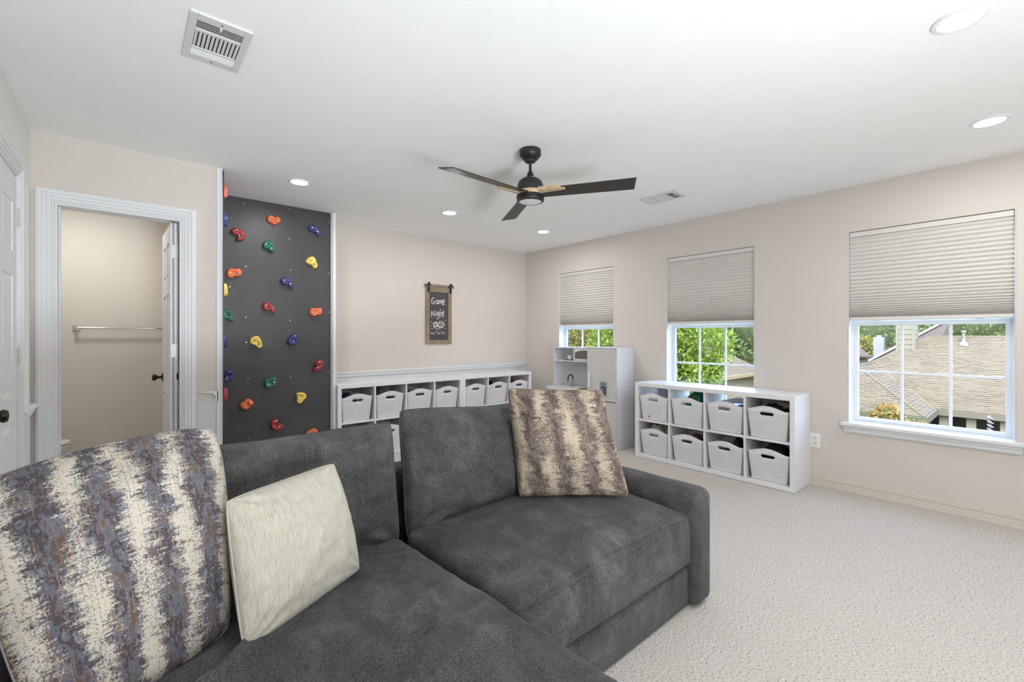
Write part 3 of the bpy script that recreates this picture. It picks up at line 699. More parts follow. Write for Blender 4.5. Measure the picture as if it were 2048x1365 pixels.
MB(KO).box(KX - .0225, KX - .021, 3.087, 3.100, .60, .68).box(KX - .03, KX - .02, 3.105, 3.13, .672, .685).build('dispenser_lever', 'black_plastic', fd)
for z in (1.06, .80, .55):
    MB(KO).box(KX - .016, KX - .012, fy0 + .001, fy0 + .007, z, z + .035).build('door_hinge', 'silver_plastic', fd)
HX = 4.185
MB(KO).box(HX, KB, hy1 - .010, hy1, .60, KT - .01).box(HX, KB, fy1 + .006, hy1, KT - .022, KT - .01).box(HX, KB, fy1 + .006, hy1, .936, .948).box(HX, KB, 3.664, 3.674, .948, KT - .022).box(KB - .006, KB, fy1 + .006, hy1, .948, KT - .022).build('hutch', 'kitchen_white', K, bevel=.001)
mw = MB(KO).box(HX + .004, HX + .014, fy1 + .012, 3.660, .952, KT - .026).build('microwave_door', 'kitchen_white', K, bevel=.002)
ap = [(3.372, .975), (3.654, .975), (3.654, 1.05)] + [(3.654 - .282 * t, 1.05 + .03 * math.sin(PI * t * .8 + .2)) for t in (.15, .3, .45, .6, .75, .9)] + [(3.372, 1.065)]
MB(KO).slab([(HX + .003, y, z) for y, z in ap], .003).build('microwave_window', 'microwave_dark', mw)
# counter with sink and stove, cabinets below
MB(KO).box(KX - .01, KB, fy1 + .006, hy1 + .01, .595, .612).box(KX - .012, KX - .004, fy1 + .006, hy1 + .012, .585, .614).build('counter_top', 'kitchen_white', K, bevel=.003)
MB(KO).box(KX + .01, KB, hy1 - .01, hy1, 0, .595).box(KX + .01, KB, fy1 + .006, hy1, 0, .02).box(KX + .012, KB, 3.686, 3.694, .02, .595).box(KX + .005, KB, fy1 + .006, hy1, .56, .595).build('lower_case', 'kitchen_white', K)
for a, b in ((fy1 + .01, 3.686), (3.694, hy1 - .004)):
    cd = MB(KO).box(KX, KX + .01, a, b, .03, .55).build('cabinet_door', 'kitchen_grey', K, bevel=.002)
    MB(KO).lathe((KX - .012, (a + b) / 2, .48), [(.0, -.004), (.010, 0), (.006, .008), (.006, .013)], 12, 'x').build('knob', 'silver_plastic', cd)
MB(KO).lathe((4.20, 3.84, .606), [(.0, -.012), (.07, -.010), (.095, .004), (.115, .008), (.115, .004)], 28, 'z', 1.0, 1.15).build('sink_basin', 'sink', K, smooth='auto')
MB(KO).lathe((4.19, 3.50, .613), [(.0, 0), (.05, .0), (.055, .003), (.085, .003), (.088, 0)], 24).build('stove_plate', 'sink', K)
fc = MB(KO).tube([(4.315, 3.80, .612), (4.315, 3.80, .70)], .008, 10).tube([(4.27, 3.80 + .02, .612), (4.30, 3.80, .66)], .006, 8).build('faucet_base', 'silver_plastic', K, smooth=True)
arc = [(4.315 - .035 + .035 * math.cos(t), 3.80 + .012 * (1 - math.cos(t)), .70 + .06 * math.sin(t)) for t in [k * PI / 12 for k in range(13)]]
MB(KO).tube([(4.315, 3.80, .69)] + arc + [(4.245, 3.824, .685)], .008, 10).build('faucet_spout', 'black_plastic', K, smooth=True)
MB(KO).box(KB - .008, KB, fy1 + .006, hy1 - .01, .612, .936).build('backsplash', 'kitchen_grout', K)
r = 0; z = .616
while z < .93:
    y = fy1 + .01 - (.035 if r % 2 else 0)
    while y < hy1 - .012:
        a, b = max(y, fy1 + .008), min(y + .066, hy1 - .014)
        if b - a > .012: MB(KO).box(KB - .0095, KB - .007, a, b, z, min(z + .036, .934)).build('tile', 'kitchen_tile', K)
        y += .070
    z += .040; r += 1
tr_ = tag(MB((4.26, 3.76, .948)).box(4.20, 4.32, 3.69, 3.85, .948, .956).build('toy_tray', 'black_plastic', bevel=.004), 'small black tray on the hutch shelf of the play kitchen', 'tray')
for (x, y, lab) in ((4.26, 3.80, 'white toy canister with dark knob on the left of the black tray'), (4.27, 3.725, 'white toy canister on the right of the black tray')):
    cz = empty('toy_canister', (x, y, .956), lab, 'canister', 'toy canisters on the tray')
    MB((x, y, .956)).lathe((x, y, .956), [(.0, .0), (.03, .0), (.033, .02), (.032, .045), (.029, .05)], 20).build('jar', 'pot_white', cz, smooth='auto')
    MB((x, y, .956)).lathe((x, y, 1.006), [(.032, 0), (.032, .004), (.018, .014), (.0, .016)], 20).build('lid', 'pot_white', cz, smooth='auto')
    MB((x, y, .956)).lathe((x, y, 1.020), [(.0, .0), (.007, .003), (.008, .010), (.0, .014)], 10).build('knob', 'black_plastic', cz, smooth=True)

# ---------------------------------------------------------------- chalkboard sign
SO = (2.92, YB, 1.53); S = empty('chalkboard_sign', SO, 'wood-framed chalkboard sign reading Game Night on the back wall', 'sign')
sx0, sx1, sz0, sz1 = 2.735, 3.105, 1.160, 1.845; fwid = .052; fyb = YB - .022
for (a, b, c, d) in ((sx0, sx0 + fwid, sz0, sz1), (sx1 - fwid, sx1, sz0, sz1)): MB(SO).box(a, b, fyb, YB - .001, c, d).build('frame_stile', 'frame_wood', S, bevel=.003)
for (c, d) in ((sz0, sz0 + .045), (sz1 - .05, sz1)): MB(SO).box(sx0 + fwid, sx1 - fwid, fyb + .001, YB - .001, c, d).build('frame_rail', 'frame_wood', S, bevel=.003)
MB(SO).box(sx0 + fwid - .005, sx1 - fwid + .005, YB - .010, YB - .001, sz0 + .04, sz1 - .045).build('slate', 'chalkboard', S)
MB(SO).tube([(2.715, YB - .03, 1.872), (3.125, YB - .03, 1.872)], .016, 12).build('top_bar', 'frame_wood', S, smooth='auto')
for x in (2.765, 3.080):
    MB(SO).box(x - .007, x + .007, fyb - .026, fyb, 1.79, 1.90).lathe((x, YB - .045, 1.896), [(0, -.006), (.017, 0), (.015, .01), (0, .014)], 14, 'y').tube([(x - .045, YB - .046, 1.868), (x + .02, YB - .046, 1.884)], .009, 8).build('hanger_strap', 'iron', S)
ST = [[(398, 400), (372, 402), (354, 435), (353, 475), (372, 500), (402, 492), (408, 465), (384, 458)],
 [(458, 438), (436, 450), (430, 482), (448, 500), (464, 478), (460, 440), (468, 508)], [(480, 508), (480, 455), (498, 446), (508, 500), (516, 455), (534, 446), (546, 520)],
 [(552, 482), (583, 468), (576, 434), (556, 446), (552, 490), (564, 520), (584, 512)],
 [(352, 728), (352, 632), (396, 708), (404, 614)], [(424, 662), (430, 728)], [(422, 632), (426, 636)], [(478, 648), (450, 652), (444, 690), (468, 702), (482, 650), (484, 735), (464, 765), (440, 752)],
 [(504, 592), (510, 742)], [(510, 690), (530, 660), (542, 690), (544, 742)], [(560, 618), (560, 700), (582, 714)], [(544, 662), (584, 655)],
 [(376, 840), (440, 820), (460, 892), (396, 920), (376, 840)], [(384, 848), (436, 832), (452, 886), (400, 910), (384, 848)], [(480, 825), (512, 814), (572, 846), (546, 928), (462, 898), (480, 825)], [(488, 838), (560, 852), (538, 916), (472, 892), (488, 838)],
 [(405, 858), (412, 864)], [(426, 858), (432, 864)], [(416, 874), (424, 880)], [(408, 892), (414, 896)], [(432, 888), (438, 892)], [(505, 856), (512, 862)], [(530, 862), (537, 868)], [(516, 880), (523, 886)], [(500, 888), (507, 892)], [(528, 896), (534, 900)],
 [(338, 805), (352, 822)], [(336, 884), (352, 884)], [(350, 940), (364, 928)], [(588, 808), (604, 798)], [(590, 890), (598, 888)], [(588, 936), (598, 950)],
 [(415, 935), (425, 945)], [(440, 928), (446, 950)], [(470, 925), (478, 945)], [(500, 928), (494, 945)], [(455, 968), (470, 962)],
 [(335, 1018), (350, 1002), (372, 1030), (400, 1012), (410, 998)], [(435, 1000), (455, 1004), (465, 1034), (490, 1030), (500, 1014), (508, 1022)], [(524, 1004), (540, 1004), (552, 1034), (572, 1030), (580, 1018)], [(598, 1018), (602, 1022)]]
cb = MB(SO)
for st in ST:
    yo = -.0112 - .00003 * ST.index(st); pts = []
    for (a, b) in st:
        u = (a - 312) / 333; v_ = (b - (295 + 22 * (a - 312) / 333)) / 835; pts.append(Vector((2.787 + .266 * u, YB + yo, 1.795 - .59 * v_)))
    rr = .0042 if len(st) > 2 and st[0][1] < 780 else .003
    fine = []
    n_ = len(pts)
    for i in range(n_ - 1):
        p0, p1, p2, p3 = pts[max(i - 1, 0)], pts[i], pts[i + 1], pts[min(i + 2, n_ - 1)]
        for t in (0, .33, .66): fine.append(.5 * (2 * p1 + (p2 - p0) * t + (2 * p0 - 5 * p1 + 4 * p2 - p3) * t * t + (3 * p1 - p0 - 3 * p2 + p3) * t ** 3) if n_ > 2 and st[0][1] < 1100 and not (len(st) == 5 and st[0] == st[-1]) else p1.lerp(p2, t))
    fine.append(pts[-1])
    for p, q_ in zip(fine, fine[1:]):
        d = (q_ - p)
        if d.length < 1e-6: continue
        d.normalize(); nn = Vector((-d.z, 0, d.x)) * rr; e = d * rr * .6; yk = Vector((0, -.0000015 * (len(cb.bm.faces) % 16), 0)); p = p + yk; q_ = q_ + yk
        cb.poly([p - nn - e, q_ - nn + e, q_ + nn + e, p + nn - e])
co = cb.build('chalk_writing', 'chalk', S, label='white chalk words Game Night above two dice')

# ---------------------------------------------------------------- ceiling fan
FO = (1.97, 2.10, H); FN = empty('ceiling_fan', FO, 'black three-blade ceiling fan with wood accents and round light', 'ceiling fan')
fx, fyy = FO[0], FO[1]
MB(FO).lathe((fx, fyy, 0), [(0, H - .001), (.069, H - .001), (.070, H - .006), (.070, H - .032), (.068, H - .038), (.044, H - .066), (.036, H - .069), (.034, H - .078), (.016, H - .083), (0, H - .083)], 40).build('canopy', 'fan_black', FN, smooth='auto')
MB(FO).tube([(fx, fyy, H - .08), (fx, fyy, 2.315)], .0095, 16).build('downrod', 'fan_black', FN, smooth='auto')
MB(FO).lathe((fx, fyy, 0), [(0, 2.322), (.012, 2.322), (.016, 2.318), (.019, 2.305), (.030, 2.282), (.040, 2.276), (.060, 2.268), (.076, 2.252), (.084, 2.230), (.085, 2.205), (.085, 2.192), (0, 2.192)], 48).build('motor_housing', 'fan_black', FN, smooth='auto')
MB(FO).tube([(fx - .034, fyy - .036, 2.272), (fx - .0, fyy - .048, 2.276), (fx + .035, fyy - .035, 2.272)], .0018, 6).build('housing_clip', 'chrome', FN)
MB(FO).lathe((fx, fyy, 0), [(0, 2.192), (.082, 2.192), (.083, 2.188), (.083, 2.168), (.080, 2.164), (0, 2.164)], 48).build('wood_ring', 'fan_wood', FN, smooth='auto')
MB(FO).lathe((fx, fyy, 0), [(0, 2.164), (.088, 2.164), (.090, 2.160), (.090, 2.146), (.086, 2.144), (.086, 2.140), (.090, 2.138), (.088, 2.128), (.074, 2.122), (.072, 2.126), (0, 2.126)], 48).build('light_ring', 'fan_black', FN, smooth='auto')
MB(FO).lathe((fx, fyy, 0), [(0, 2.1215), (.045, 2.122), (.071, 2.124), (.072, 2.127)], 48).build('light_diffuser', 'fan_lens', FN, smooth='auto')
for ang in (62, 182, 302):
    R = Matrix.Rotation(math.radians(ang), 3, 'Z') @ Matrix.Rotation(math.radians(-13), 3, 'X')
    c = Vector((fx, fyy, 2.178))
    def B(name, mat, L0, L1, w0a, w0b, w1a, w1b, z0, z1, bev=.0015, skew=0):
        m = MB(FO); ps = [(L0, w0a), (L1, w1a), (L1 + skew, w1b), (L0, w0b)]
        lo = [m.bm.verts.new(c + R @ Vector((x, y, z0)) - m.o) for x, y in ps]; hi = [m.bm.verts.new(c + R @ Vector((x, y, z1)) - m.o) for x, y in ps]
        m.bm.faces.new(lo[::-1]); m.bm.faces.new(hi)
        for i in range(4): j = (i + 1) % 4; m.bm.faces.new((lo[i], lo[j], hi[j], hi[i]))
        return m.build(name, mat, FN, bevel=bev)
    B('blade', 'blade', .055, .665, -.052, .052, -.062, .062, -.003, .003, skew=-.018)
    B('blade_arm', 'fan_wood', .045, .235, -.052, -.014, -.048, -.032, -.014, -.003, .002)
    B('blade_arm_edge', 'fan_wood', .045, .21, -.060, -.048, -.058, -.048, -.014, .010, .002)

# ---------------------------------------------------------------- recessed lights
LB = ['recessed ceiling light above the climbing panel', 'recessed ceiling light above the chalkboard sign', 'recessed ceiling light in the far corner near the first window', 'large bright recessed ceiling light at the top right', 'recessed ceiling light near the right window wall', 'recessed ceiling light over the chaise, out of frame']
for (x, y), lb in zip(CANS, LB):
    r_ = empty('recessed_light', (x, y, H), lb, 'ceiling light', 'recessed ceiling lights')
    MB((x, y, H)).lathe((x, y, 0), [(.062, H - .004), (.066, H - .007), (.080, H - .005), (.084, H - .0)], 40).build('trim_ring', 'white', r_, smooth='auto')
    MB((x, y, H)).lathe((x, y, 0), [(0, H - .006), (.062, H - .006), (.063, H - .002)], 40).build('lens', 'lens', r_)

# ---------------------------------------------------------------- ceiling registers
def register(loc, sx, sy, label):
    r_ = empty('ceiling_vent', loc, label, 'air vent', 'white ceiling registers'); w_, l_ = .205, .345
    m = MB(); e = .026
    xs = [-w_ / 2, -w_ / 2 + e, w_ / 2 - e, w_ / 2]; yb = [-l_ / 2, -l_ / 2 + .042, -.070, -.052, .068, .082, l_ / 2 - .045, l_ / 2]
    m.box(xs[0], xs[1], yb[0], yb[-1], -.010, -.004).box(xs[2], xs[3], yb[0], yb[-1], -.010, -.004)
    for i in (0, 2, 4, 6): m.box(xs[1], xs[2], yb[i], yb[i + 1], -.010, -.004)
    m.box(xs[0], xs[0] + .004, yb[0], yb[-1], -.0039, 0).box(xs[3] - .004, xs[3], yb[0], yb[-1], -.0039, 0).box(xs[0] + .0041, xs[3] - .0041, yb[0], yb[0] + .004, -.0039, 0).box(xs[0] + .0041, xs[3] - .0041, yb[-1] - .004, yb[-1], -.0039, 0)
    m.build('register_frame', 'vent', r_, bevel=.002)
    MB().box(xs[1], xs[2], yb[1], yb[6], -.0030, -.0002).build('duct_opening', 'duct', r_)
    for a, b, tilt in ((yb[1], yb[2], .75), (yb[5], yb[6], -.75)):
        for k in range(5):
            yy = a + (b - a) * (k + .5) / 5; MB().box(xs[1], xs[2], yy - .0062, yy + .0062, -.0062, -.0052, Matrix.Rotation(tilt, 3, 'X')).build('louver', 'vent', r_)
    for k in range(11):
        xx = xs[1] + (xs[2] - xs[1]) * (k + .5) / 11; MB().box(xx - .0055, xx + .0035, yb[3], yb[4] - .006, -.0085, -.0075, Matrix.Rotation(.25, 3, 'Y')).build('louver', 'vent', r_)
    for yy in (yb[0] + .022, yb[-1] - .022): MB().lathe((0, yy, -.0105), [(0, -.001), (.004, 0), (.004, .001)], 10).build('screw', 'slot', r_)
    MB().box(-.004, .004, yb[1] + .004, yb[1] + .022, -.014, -.009).build('damper_lever', 'vent', r_)
    return r_
register((.274, 2.172, H), 1, 1, 'white ceiling air register with curved louvres near the left wall')
register((3.508, 2.065, H), 1, 1, 'white ceiling air register between the fan and the window wall')

# ---------------------------------------------------------------- bathroom things
tb = empty('towel_bar', (-.05, 5.3, 1.325), 'chrome towel bar on the bathroom wall seen through the doorway', 'towel bar')
TO = (-.05, 5.3, 1.325)
MB(TO).tube([(-.33, 5.235, 1.325), (.27, 5.235, 1.325)], .0085, 12).build('bar', 'chrome', tb, smooth='auto')
for x in (-.335, .275):
    MB(TO).box(x - .025, x + .025, 5.288, 5.3, 1.30, 1.35).box(x - .012, x + .012, 5.225, 5.29, 1.312, 1.338).build('bracket', 'chrome', tb, bevel=.004)
TT = (-.68, 4.95, 0); tl = empty('toilet', TT, 'white toilet at the left edge of the bathroom doorway', 'toilet')
def ell(mb, cx, cy, prof, n=32):
    rings = []
    for (rx_, ry_, z, ox) in prof: rings.append([mb.bm.verts.new(Vector((cx + ox + rx_ * math.cos(2 * PI * k / n), cy + ry_ * math.sin(2 * PI * k / n), z)) - mb.o) for k in range(n)])
    for A, B_ in zip(rings, rings[1:]):
        for k in range(n): mb.bm.faces.new((A[k], A[(k + 1) % n], B_[(k + 1) % n], B_[k]))
    mb.bm.faces.new(rings[0][::-1]); mb.bm.faces.new(rings[-1]); return mb
ell(MB(TT), -.68, 4.95, [(.20, .11, 0, 0), (.19, .10, .10, 0), (.17, .11, .18, .01), (.22, .15, .28, .04), (.27, .185, .36, .06), (.275, .19, .385, .06)]).build('bowl', 'porcelain', tl, smooth='auto')
ell(MB(TT), -.68, 4.95, [(.27, .185, .385, .065), (.275, .19, .39, .065), (.275, .19, .402, .065), (.268, .183, .406, .065)]).build('seat', 'porcelain', tl, smooth='auto')
ell(MB(TT), -.68, 4.95, [(.268, .183, .41, .065), (.275, .19, .414, .065), (.272, .187, .428, .065), (.25, .165, .434, .06)]).build('lid', 'porcelain', tl, smooth='auto')
MB(TT).box(-1.08, -.90, 4.72, 5.18, .36, .74).build('tank', 'porcelain', tl, bevel=.02)
MB(TT).box(-1.09, -.89, 4.71, 5.19, .74, .77).build('tank_lid', 'porcelain', tl, bevel=.01)

# ---------------------------------------------------------------- sofa
SF = (1.0, 1.4, 0); sofa = empty('sectional_sofa', SF, 'large charcoal velvet sectional sofa with chaise in the foreground', 'sofa')
def rbox(name, lo, hi, r, parent, mat='velvet', step=.02, deform=None):
    lo = Vector(lo); hi = Vector(hi); c = (lo + hi) / 2; h = (hi - lo) / 2
    n = [max(4, int(round(2 * h[i] / step))) for i in range(3)]
    idx = {}; vs = []; fs = []
    def vid(i, j, k):
        key = (i, j, k)
        if key not in idx:
            p = Vector((-h[0] + 2 * h[0] * i / n[0], -h[1] + 2 * h[1] * j / n[1], -h[2] + 2 * h[2] * k / n[2]))
            q_ = Vector([max(-(h[a] - r), min(h[a] - r, p[a])) for a in range(3)]); d = p - q_
            if d.length > 1e-9: p = q_ + d.normalized() * r
            nu = Vector([p[a] / h[a] for a in range(3)])
            if deform: p = deform(p, nu, c)
            idx[key] = len(vs); vs.append(p + c - Vector(SF))
        return idx[key]
    for k in (0, n[2]):
        for i in range(n[0]):
            for j in range(n[1]):
                f = (vid(i, j, k), vid(i + 1, j, k), vid(i + 1, j + 1, k), vid(i, j + 1, k)); fs.append(f if k else f[::-1])
    for j in (0, n[1]):
        for i in range(n[0]):
            for k in range(n[2]):
                f = (vid(i, j, k), vid(i + 1, j, k), vid(i + 1, j, k + 1), vid(i, j, k + 1)); fs.append(f[::-1] if j else f)
    for i in (0, n[0]):
        for j in range(n[1]):
            for k in range(n[2]):
                f = (vid(i, j, k), vid(i, j + 1, k), vid(i, j + 1, k + 1), vid(i, j, k + 1)); fs.append(f if i else f[::-1])
    return pymesh(name, vs, fs, mat, parent)
def wr(x, y, s=0.):  # wrinkle field
    p = Vector((x, y, s)); w1 = noise.noise(p * 2.2) * .6
    a = noise.noise(Vector((x * 1.5 + w1 * 1.2, y * 4.6 - x * 1.7 + w1 * 1.6, s + 3)))
    return 1.25 * (1 - min(1, abs(a) * 3.2)) ** 2 - .35
def seat_def(p, nu, c):
    p = p.copy()
    if nu.z > -.2:
        t = max(0, (nu.z + .2) / 1.2)
        p.z += t * (.075 * (1 - nu.x ** 2 * .95) ** .6 * max(0, 1 - abs(nu.y) ** 2.4) ** .7 - .012)
        p.z += t * .006 * wr(p.x + c.x, p.y + c.y, 5) * (1 - abs(nu.x) ** 4)
    p.y -= .012 * (1 - nu.z ** 2) * (1 if nu.y < 0 else 0) * (1 - nu.x ** 4)
    p.y += .004 * noise.noise(Vector((p.x * 9, p.z * 12, 2))) * (nu.y < -.5)
    return p
rbox('seat_cushion', (.885, 1.0, .205), (1.955, 1.72, .445), .035, sofa, deform=seat_def)
def chaise_def(p, nu, c):
    p = p.copy(); X, Y = p.x + c.x, p.y + c.y
    if nu.z > -.6:
        t = max(0, min(1, (nu.z + .6) / 1.4)); e = (1 - abs(nu.x) ** 5)
        p.z += t * (.038 * (1 - nu.x ** 2) * (1 - nu.y ** 6))
        w1 = wr(X, Y, 1.3); w2 = wr(X * 1.7 + 3, Y * 1.5, 8)
        p.z += t * e * (.026 * w1 + .012 * w2 + .016 * noise.noise(Vector((X * 2.2, Y * 2.2, 7))))
        p.x += t * .008 * noise.noise(Vector((Y * 5, 0, 1)))
        if nu.x > .8: p.x += t * (.022 * math.sin((Y - .2) * 3.3) + .01)
    return p
rbox('chaise_cushion', (-.205, -.30, .205), (.862, 1.70, .452), .06, sofa, step=.014, deform=chaise_def)
# piping along the seat cushion front edge
MB(SF).tube([(.93 + .98 * k / 20, .9995 - .011 * (1 - (k / 10 - 1) ** 2), .420 + .020 * (1 - (k / 10 - 1) ** 4)) for k in range(21)], .0030, 6).build('piping', 'velvet', sofa, smooth=True)
rbox('seat_base', (.875, 1.018, .01), (1.965, 1.95, .195), .018, sofa, step=.04)
rbox('chaise_base', (-.2, -.28, .01), (.85, 1.95, .195), .02, sofa, step=.05)
def arm_def(p, nu, c):
    p = p.copy(); p.z += .008 * noise.noise(Vector((p.y * 4, p.x * 8, 2))) * (nu.z > .2)
    if nu.z > 0: p.z += nu.z * .012 * (1 - nu.x ** 2)
    return p
rbox('arm', (1.955, .975, .008), (2.108, 2.02, .53), .045, sofa, step=.02, deform=arm_def)
rbox('arm', (-.375, .9, .008), (-.215, 2.02, .53), .045, sofa, step=.03, deform=arm_def)
rbox('back_frame', (-.375, 1.90, .008), (2.108, 2.06, .64), .04, sofa, step=.04)

def pillow(name, BL, BR, TL, TR, th, mat, parent=None, org=None, n=56, pinch=.07, seed=0, wrk=.006, belly=.45, top_dip=None, rc=.045):
    BL, BR, TL, TR = map(Vector, (BL, BR, TL, TR)); org = Vector(org) if org else (BL + BR + TL + TR) / 4
    U = ((BR - BL) + (TR - TL)).normalized(); V = ((TL - BL) + (TR - BR)).normalized(); Nn = U.cross(V).normalized()
    vs = []; uv = []; fs = []; ids = {}
    def P(u, v, side):
        u2 = u * (1 - pinch * (1 - v * v) * abs(u) ** 3); v2 = v * (1 - pinch * (1 - u * u) * abs(v) ** 3)
        if top_dip and v > 0: v2 -= top_dip * math.exp(-((u - .0) / .5) ** 2) * v ** 2
        kc = 1 - rc * (abs(u) * abs(v)) ** 7; u2 *= kc; v2 *= kc
        a, b = (u2 + 1) / 2, (v2 + 1) / 2
        base = BL * (1 - a) * (1 - b) + BR * a * (1 - b) + TL * (1 - a) * b + TR * a * b
        e = max(0, (1 - u * u) * (1 - v * v)); t = th * e ** belly
        t += th * .10 * (1 - abs(u)) * (1 - abs(v)) 
        w_ = wrk * (noise.noise(Vector((u * 3 + seed, v * 3, side))) + .5 * noise.noise(Vector((u * 7 + seed, v * 7, side)))) * min(1, e * 3)
        # radiating creases at the corners
        cr = wrk * .9 * math.sin(math.atan2(1.02 - abs(v), 1.02 - abs(u)) * 14 + seed) * math.exp(-((1 - abs(u)) ** 2 + (1 - abs(v)) ** 2) * 5) * min(1, e * 6)
        return base + Nn * side * (t + w_ + cr)
    for side in (1, -1):
        for i in range(n + 1):
            for j in range(n + 1):
                u, v = -1 + 2 * i / n, -1 + 2 * j / n
                u = math.sin(u * PI / 2) * .55 + u * .45; v = math.sin(v * PI / 2) * .55 + v * .45
                edge = i in (0, n) or j in (0, n)
                if edge and side == -1: continue
                ids[(side, i, j)] = len(vs); vs.append(P(u, v, side) - org); uv.append(((u + 1) / 2, (v + 1) / 2))
    g = lambda s, i, j: ids.get((s, i, j), ids.get((1, i, j)))
    for s in (1, -1):
        for i in range(n):
            for j in range(n):
                f = (g(s, i, j), g(s, i + 1, j), g(s, i + 1, j + 1), g(s, i, j + 1)); fs.append(f if s > 0 else f[::-1])
    o = pymesh(name, vs, fs, mat, parent, uv=uv, loc=None if parent else org)
    # seam piping round the rim
    rim = [(i, 0) for i in range(n + 1)] + [(n, j) for j in range(1, n + 1)] + [(i, n) for i in range(n - 1, -1, -1)] + [(0, j) for j in range(n - 1, -1, -1)]
    mb = MB(); mb.tube([vs[g(1, *k)] for k in rim], .0028, 6, cap=False); so = mb.build('seam', mat, o, smooth=True)
    return o
pillow('back_cushion', (.885, 1.715, .385), (1.945, 1.715, .385), (.905, 1.83, .93), (1.94, 1.83, .90), .16, 'velvet', sofa, SF, seed=3, pinch=.03, wrk=.024, belly=.42, top_dip=.055, rc=.035)
pillow('back_cushion', (-.19, 1.715, .395), (.868, 1.715, .385), (-.19, 1.83, .895), (.885, 1.83, .882), .16, 'velvet', sofa, SF, seed=9, pinch=.03, wrk=.024, belly=.42, top_dip=.025, rc=.035)

# ---------------------------------------------------------------- throw pillows
tag(pillow('throw_pillow', (-.13, 1.235, .49), (.205, 1.385, .475), (-.275, 1.584, .915), (.198, 1.60, .985), .13, 'ikat_big', seed=1, wrk=.010, n=70, pinch=-.08, belly=.55, rc=.035), 'large grey and cream woven stripe pillow at the left with red threads', 'pillow')
tag(pillow('throw_pillow', (.215, 1.262, .475), (.59, 1.462, .475), (.20, 1.425, .808), (.535, 1.555, .822), .085, 'cream', seed=5, wrk=.009, n=70, pinch=.0, belly=.5, rc=.03), 'cream crinkled square pillow in front of the large striped one', 'pillow')
tag(pillow('throw_pillow', (1.385, 1.555, .50), (1.825, 1.245, .488), (1.40, 1.66, 1.005), (1.70, 1.315, 1.005), .115, 'ikat_small', seed=8, wrk=.009, n=70, pinch=.035, belly=.5, rc=.035), 'brown and cream woven stripe pillow leaning by the sofa arm', 'pillow')

# ---------------------------------------------------------------- outdoors
struct(MB().box(W + 1.5, 60, -40, 60, -3.1, -3.0), 'ground', 'grass')
def crown(name, blobs, leaf, mat, n, label, cat, trunk=None, core=True, group=None):
    c0 = blobs[0][0]; base = (c0[0], c0[1], -3.0)
    root = empty(name, base, label, cat, group)
    tr_ = trunk or (c0[0], c0[1])
    MB(base).tube([(tr_[0], tr_[1], -3), (tr_[0] + .05, tr_[1], -1.5), (c0[0], c0[1], c0[2])], [.14, .11, .05], 8).build('trunk', 'bark', root)
    vs = []; fs = []; tot = sum(b[1] ** 2 for b in blobs)
    for (c, r) in blobs:
        m = int(n * r * r / tot); d = RNG.normal(size=(m, 3)); d /= np.linalg.norm(d, axis=1)[:, None]
        rad = r * (1 - .38 * RNG.random(m) ** 1.5); lump_ = 1 + .13 * np.sin(d[:, 0] * 7 + c[0]) * np.sin(d[:, 1] * 6 + c[1]) + .1 * np.sin(d[:, 2] * 9)
        p = np.array(c) + d * (rad * lump_)[:, None] * np.array([1, 1, .95])
        a = RNG.normal(size=(m, 3)) + d * .3; a /= np.linalg.norm(a, axis=1)[:, None]
        b = np.cross(a, RNG.normal(size=(m, 3))); b /= np.linalg.norm(b, axis=1)[:, None]
        s = leaf * (.7 + .6 * RNG.random(m))[:, None]
        q_ = np.stack([p - a * s, p + b * s * .42, p + a * s, p - b * s * .42], 1).reshape(-1, 3)
        o0 = len(vs); vs.extend((q_ - np.array(base)).tolist()); fs.extend([(o0 + 4 * i, o0 + 4 * i + 1, o0 + 4 * i + 2, o0 + 4 * i + 3) for i in range(m)])
    fo = pymesh('foliage', vs, fs, mat, root, smooth=False); fo['kind'] = 'stuff'
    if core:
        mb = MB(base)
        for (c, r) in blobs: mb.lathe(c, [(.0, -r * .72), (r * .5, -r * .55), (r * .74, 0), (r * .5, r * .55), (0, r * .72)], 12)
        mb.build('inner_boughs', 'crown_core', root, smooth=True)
    return root
crown('tree', [((8.2, 4.95, .35), 1.1), ((8.4, 4.75, -.5), 1.0), ((8.0, 5.2, 1.6), 1.1), ((8.5, 4.7, -1.2), 1.1), ((8.9, 4.4, .55), .45), ((8.8, 4.45, 1.1), .7)], .042, 'leaf_bright', 42000, 'bright green leafy tree close outside the middle window', 'tree', core=False)
crown('tree', [((8.6, 7.1, .6), 1.25), ((8.9, 6.3, 0), 1.0), ((8.7, 7.0, 1.9), 1.2), ((9.2, 8.3, 1.0), 1.2)], .042, 'leaf_olive', 30000, 'olive green tree filling the corner window behind the play kitchen', 'tree', core=False)
BT = [((24, 13.5, 1.2), 2.6, 'leaf_mid', 'dark green tree behind the grey hip roof beside the near bright tree'), ((27, 10.2, 1.8), 2.8, 'leaf_mid', 'broad green tree behind the hip roof seen at the right of the middle window'),
      ((21, 19.5, 1.5), 3.0, 'leaf_mid', 'far green tree seen between the two near trees'),
      ((30, 5.6, 1.4), 2.6, 'leaf_dark', 'dark tree behind the beige chimney at the left of the right window'), ((34, 8.6, 1.0), 2.4, 'leaf_dark', 'dark tree left of the small white chimney'),
      ((31, 2.2, 1.6), 1.9, 'leaf_mid', 'green tree just above the ridge left of the metal vent pipe'), ((33, .2, 1.8), 2.1, 'leaf_mid', 'green tree above the ridge right of the metal vent pipe'), ((32, -2.4, 1.8), 2.3, 'leaf_mid', 'green tree above the ridge at the right edge of the right window'),
      ((36, 4.2, .8), 2.0, 'leaf_dark', 'dark tree far behind the brown roof')]
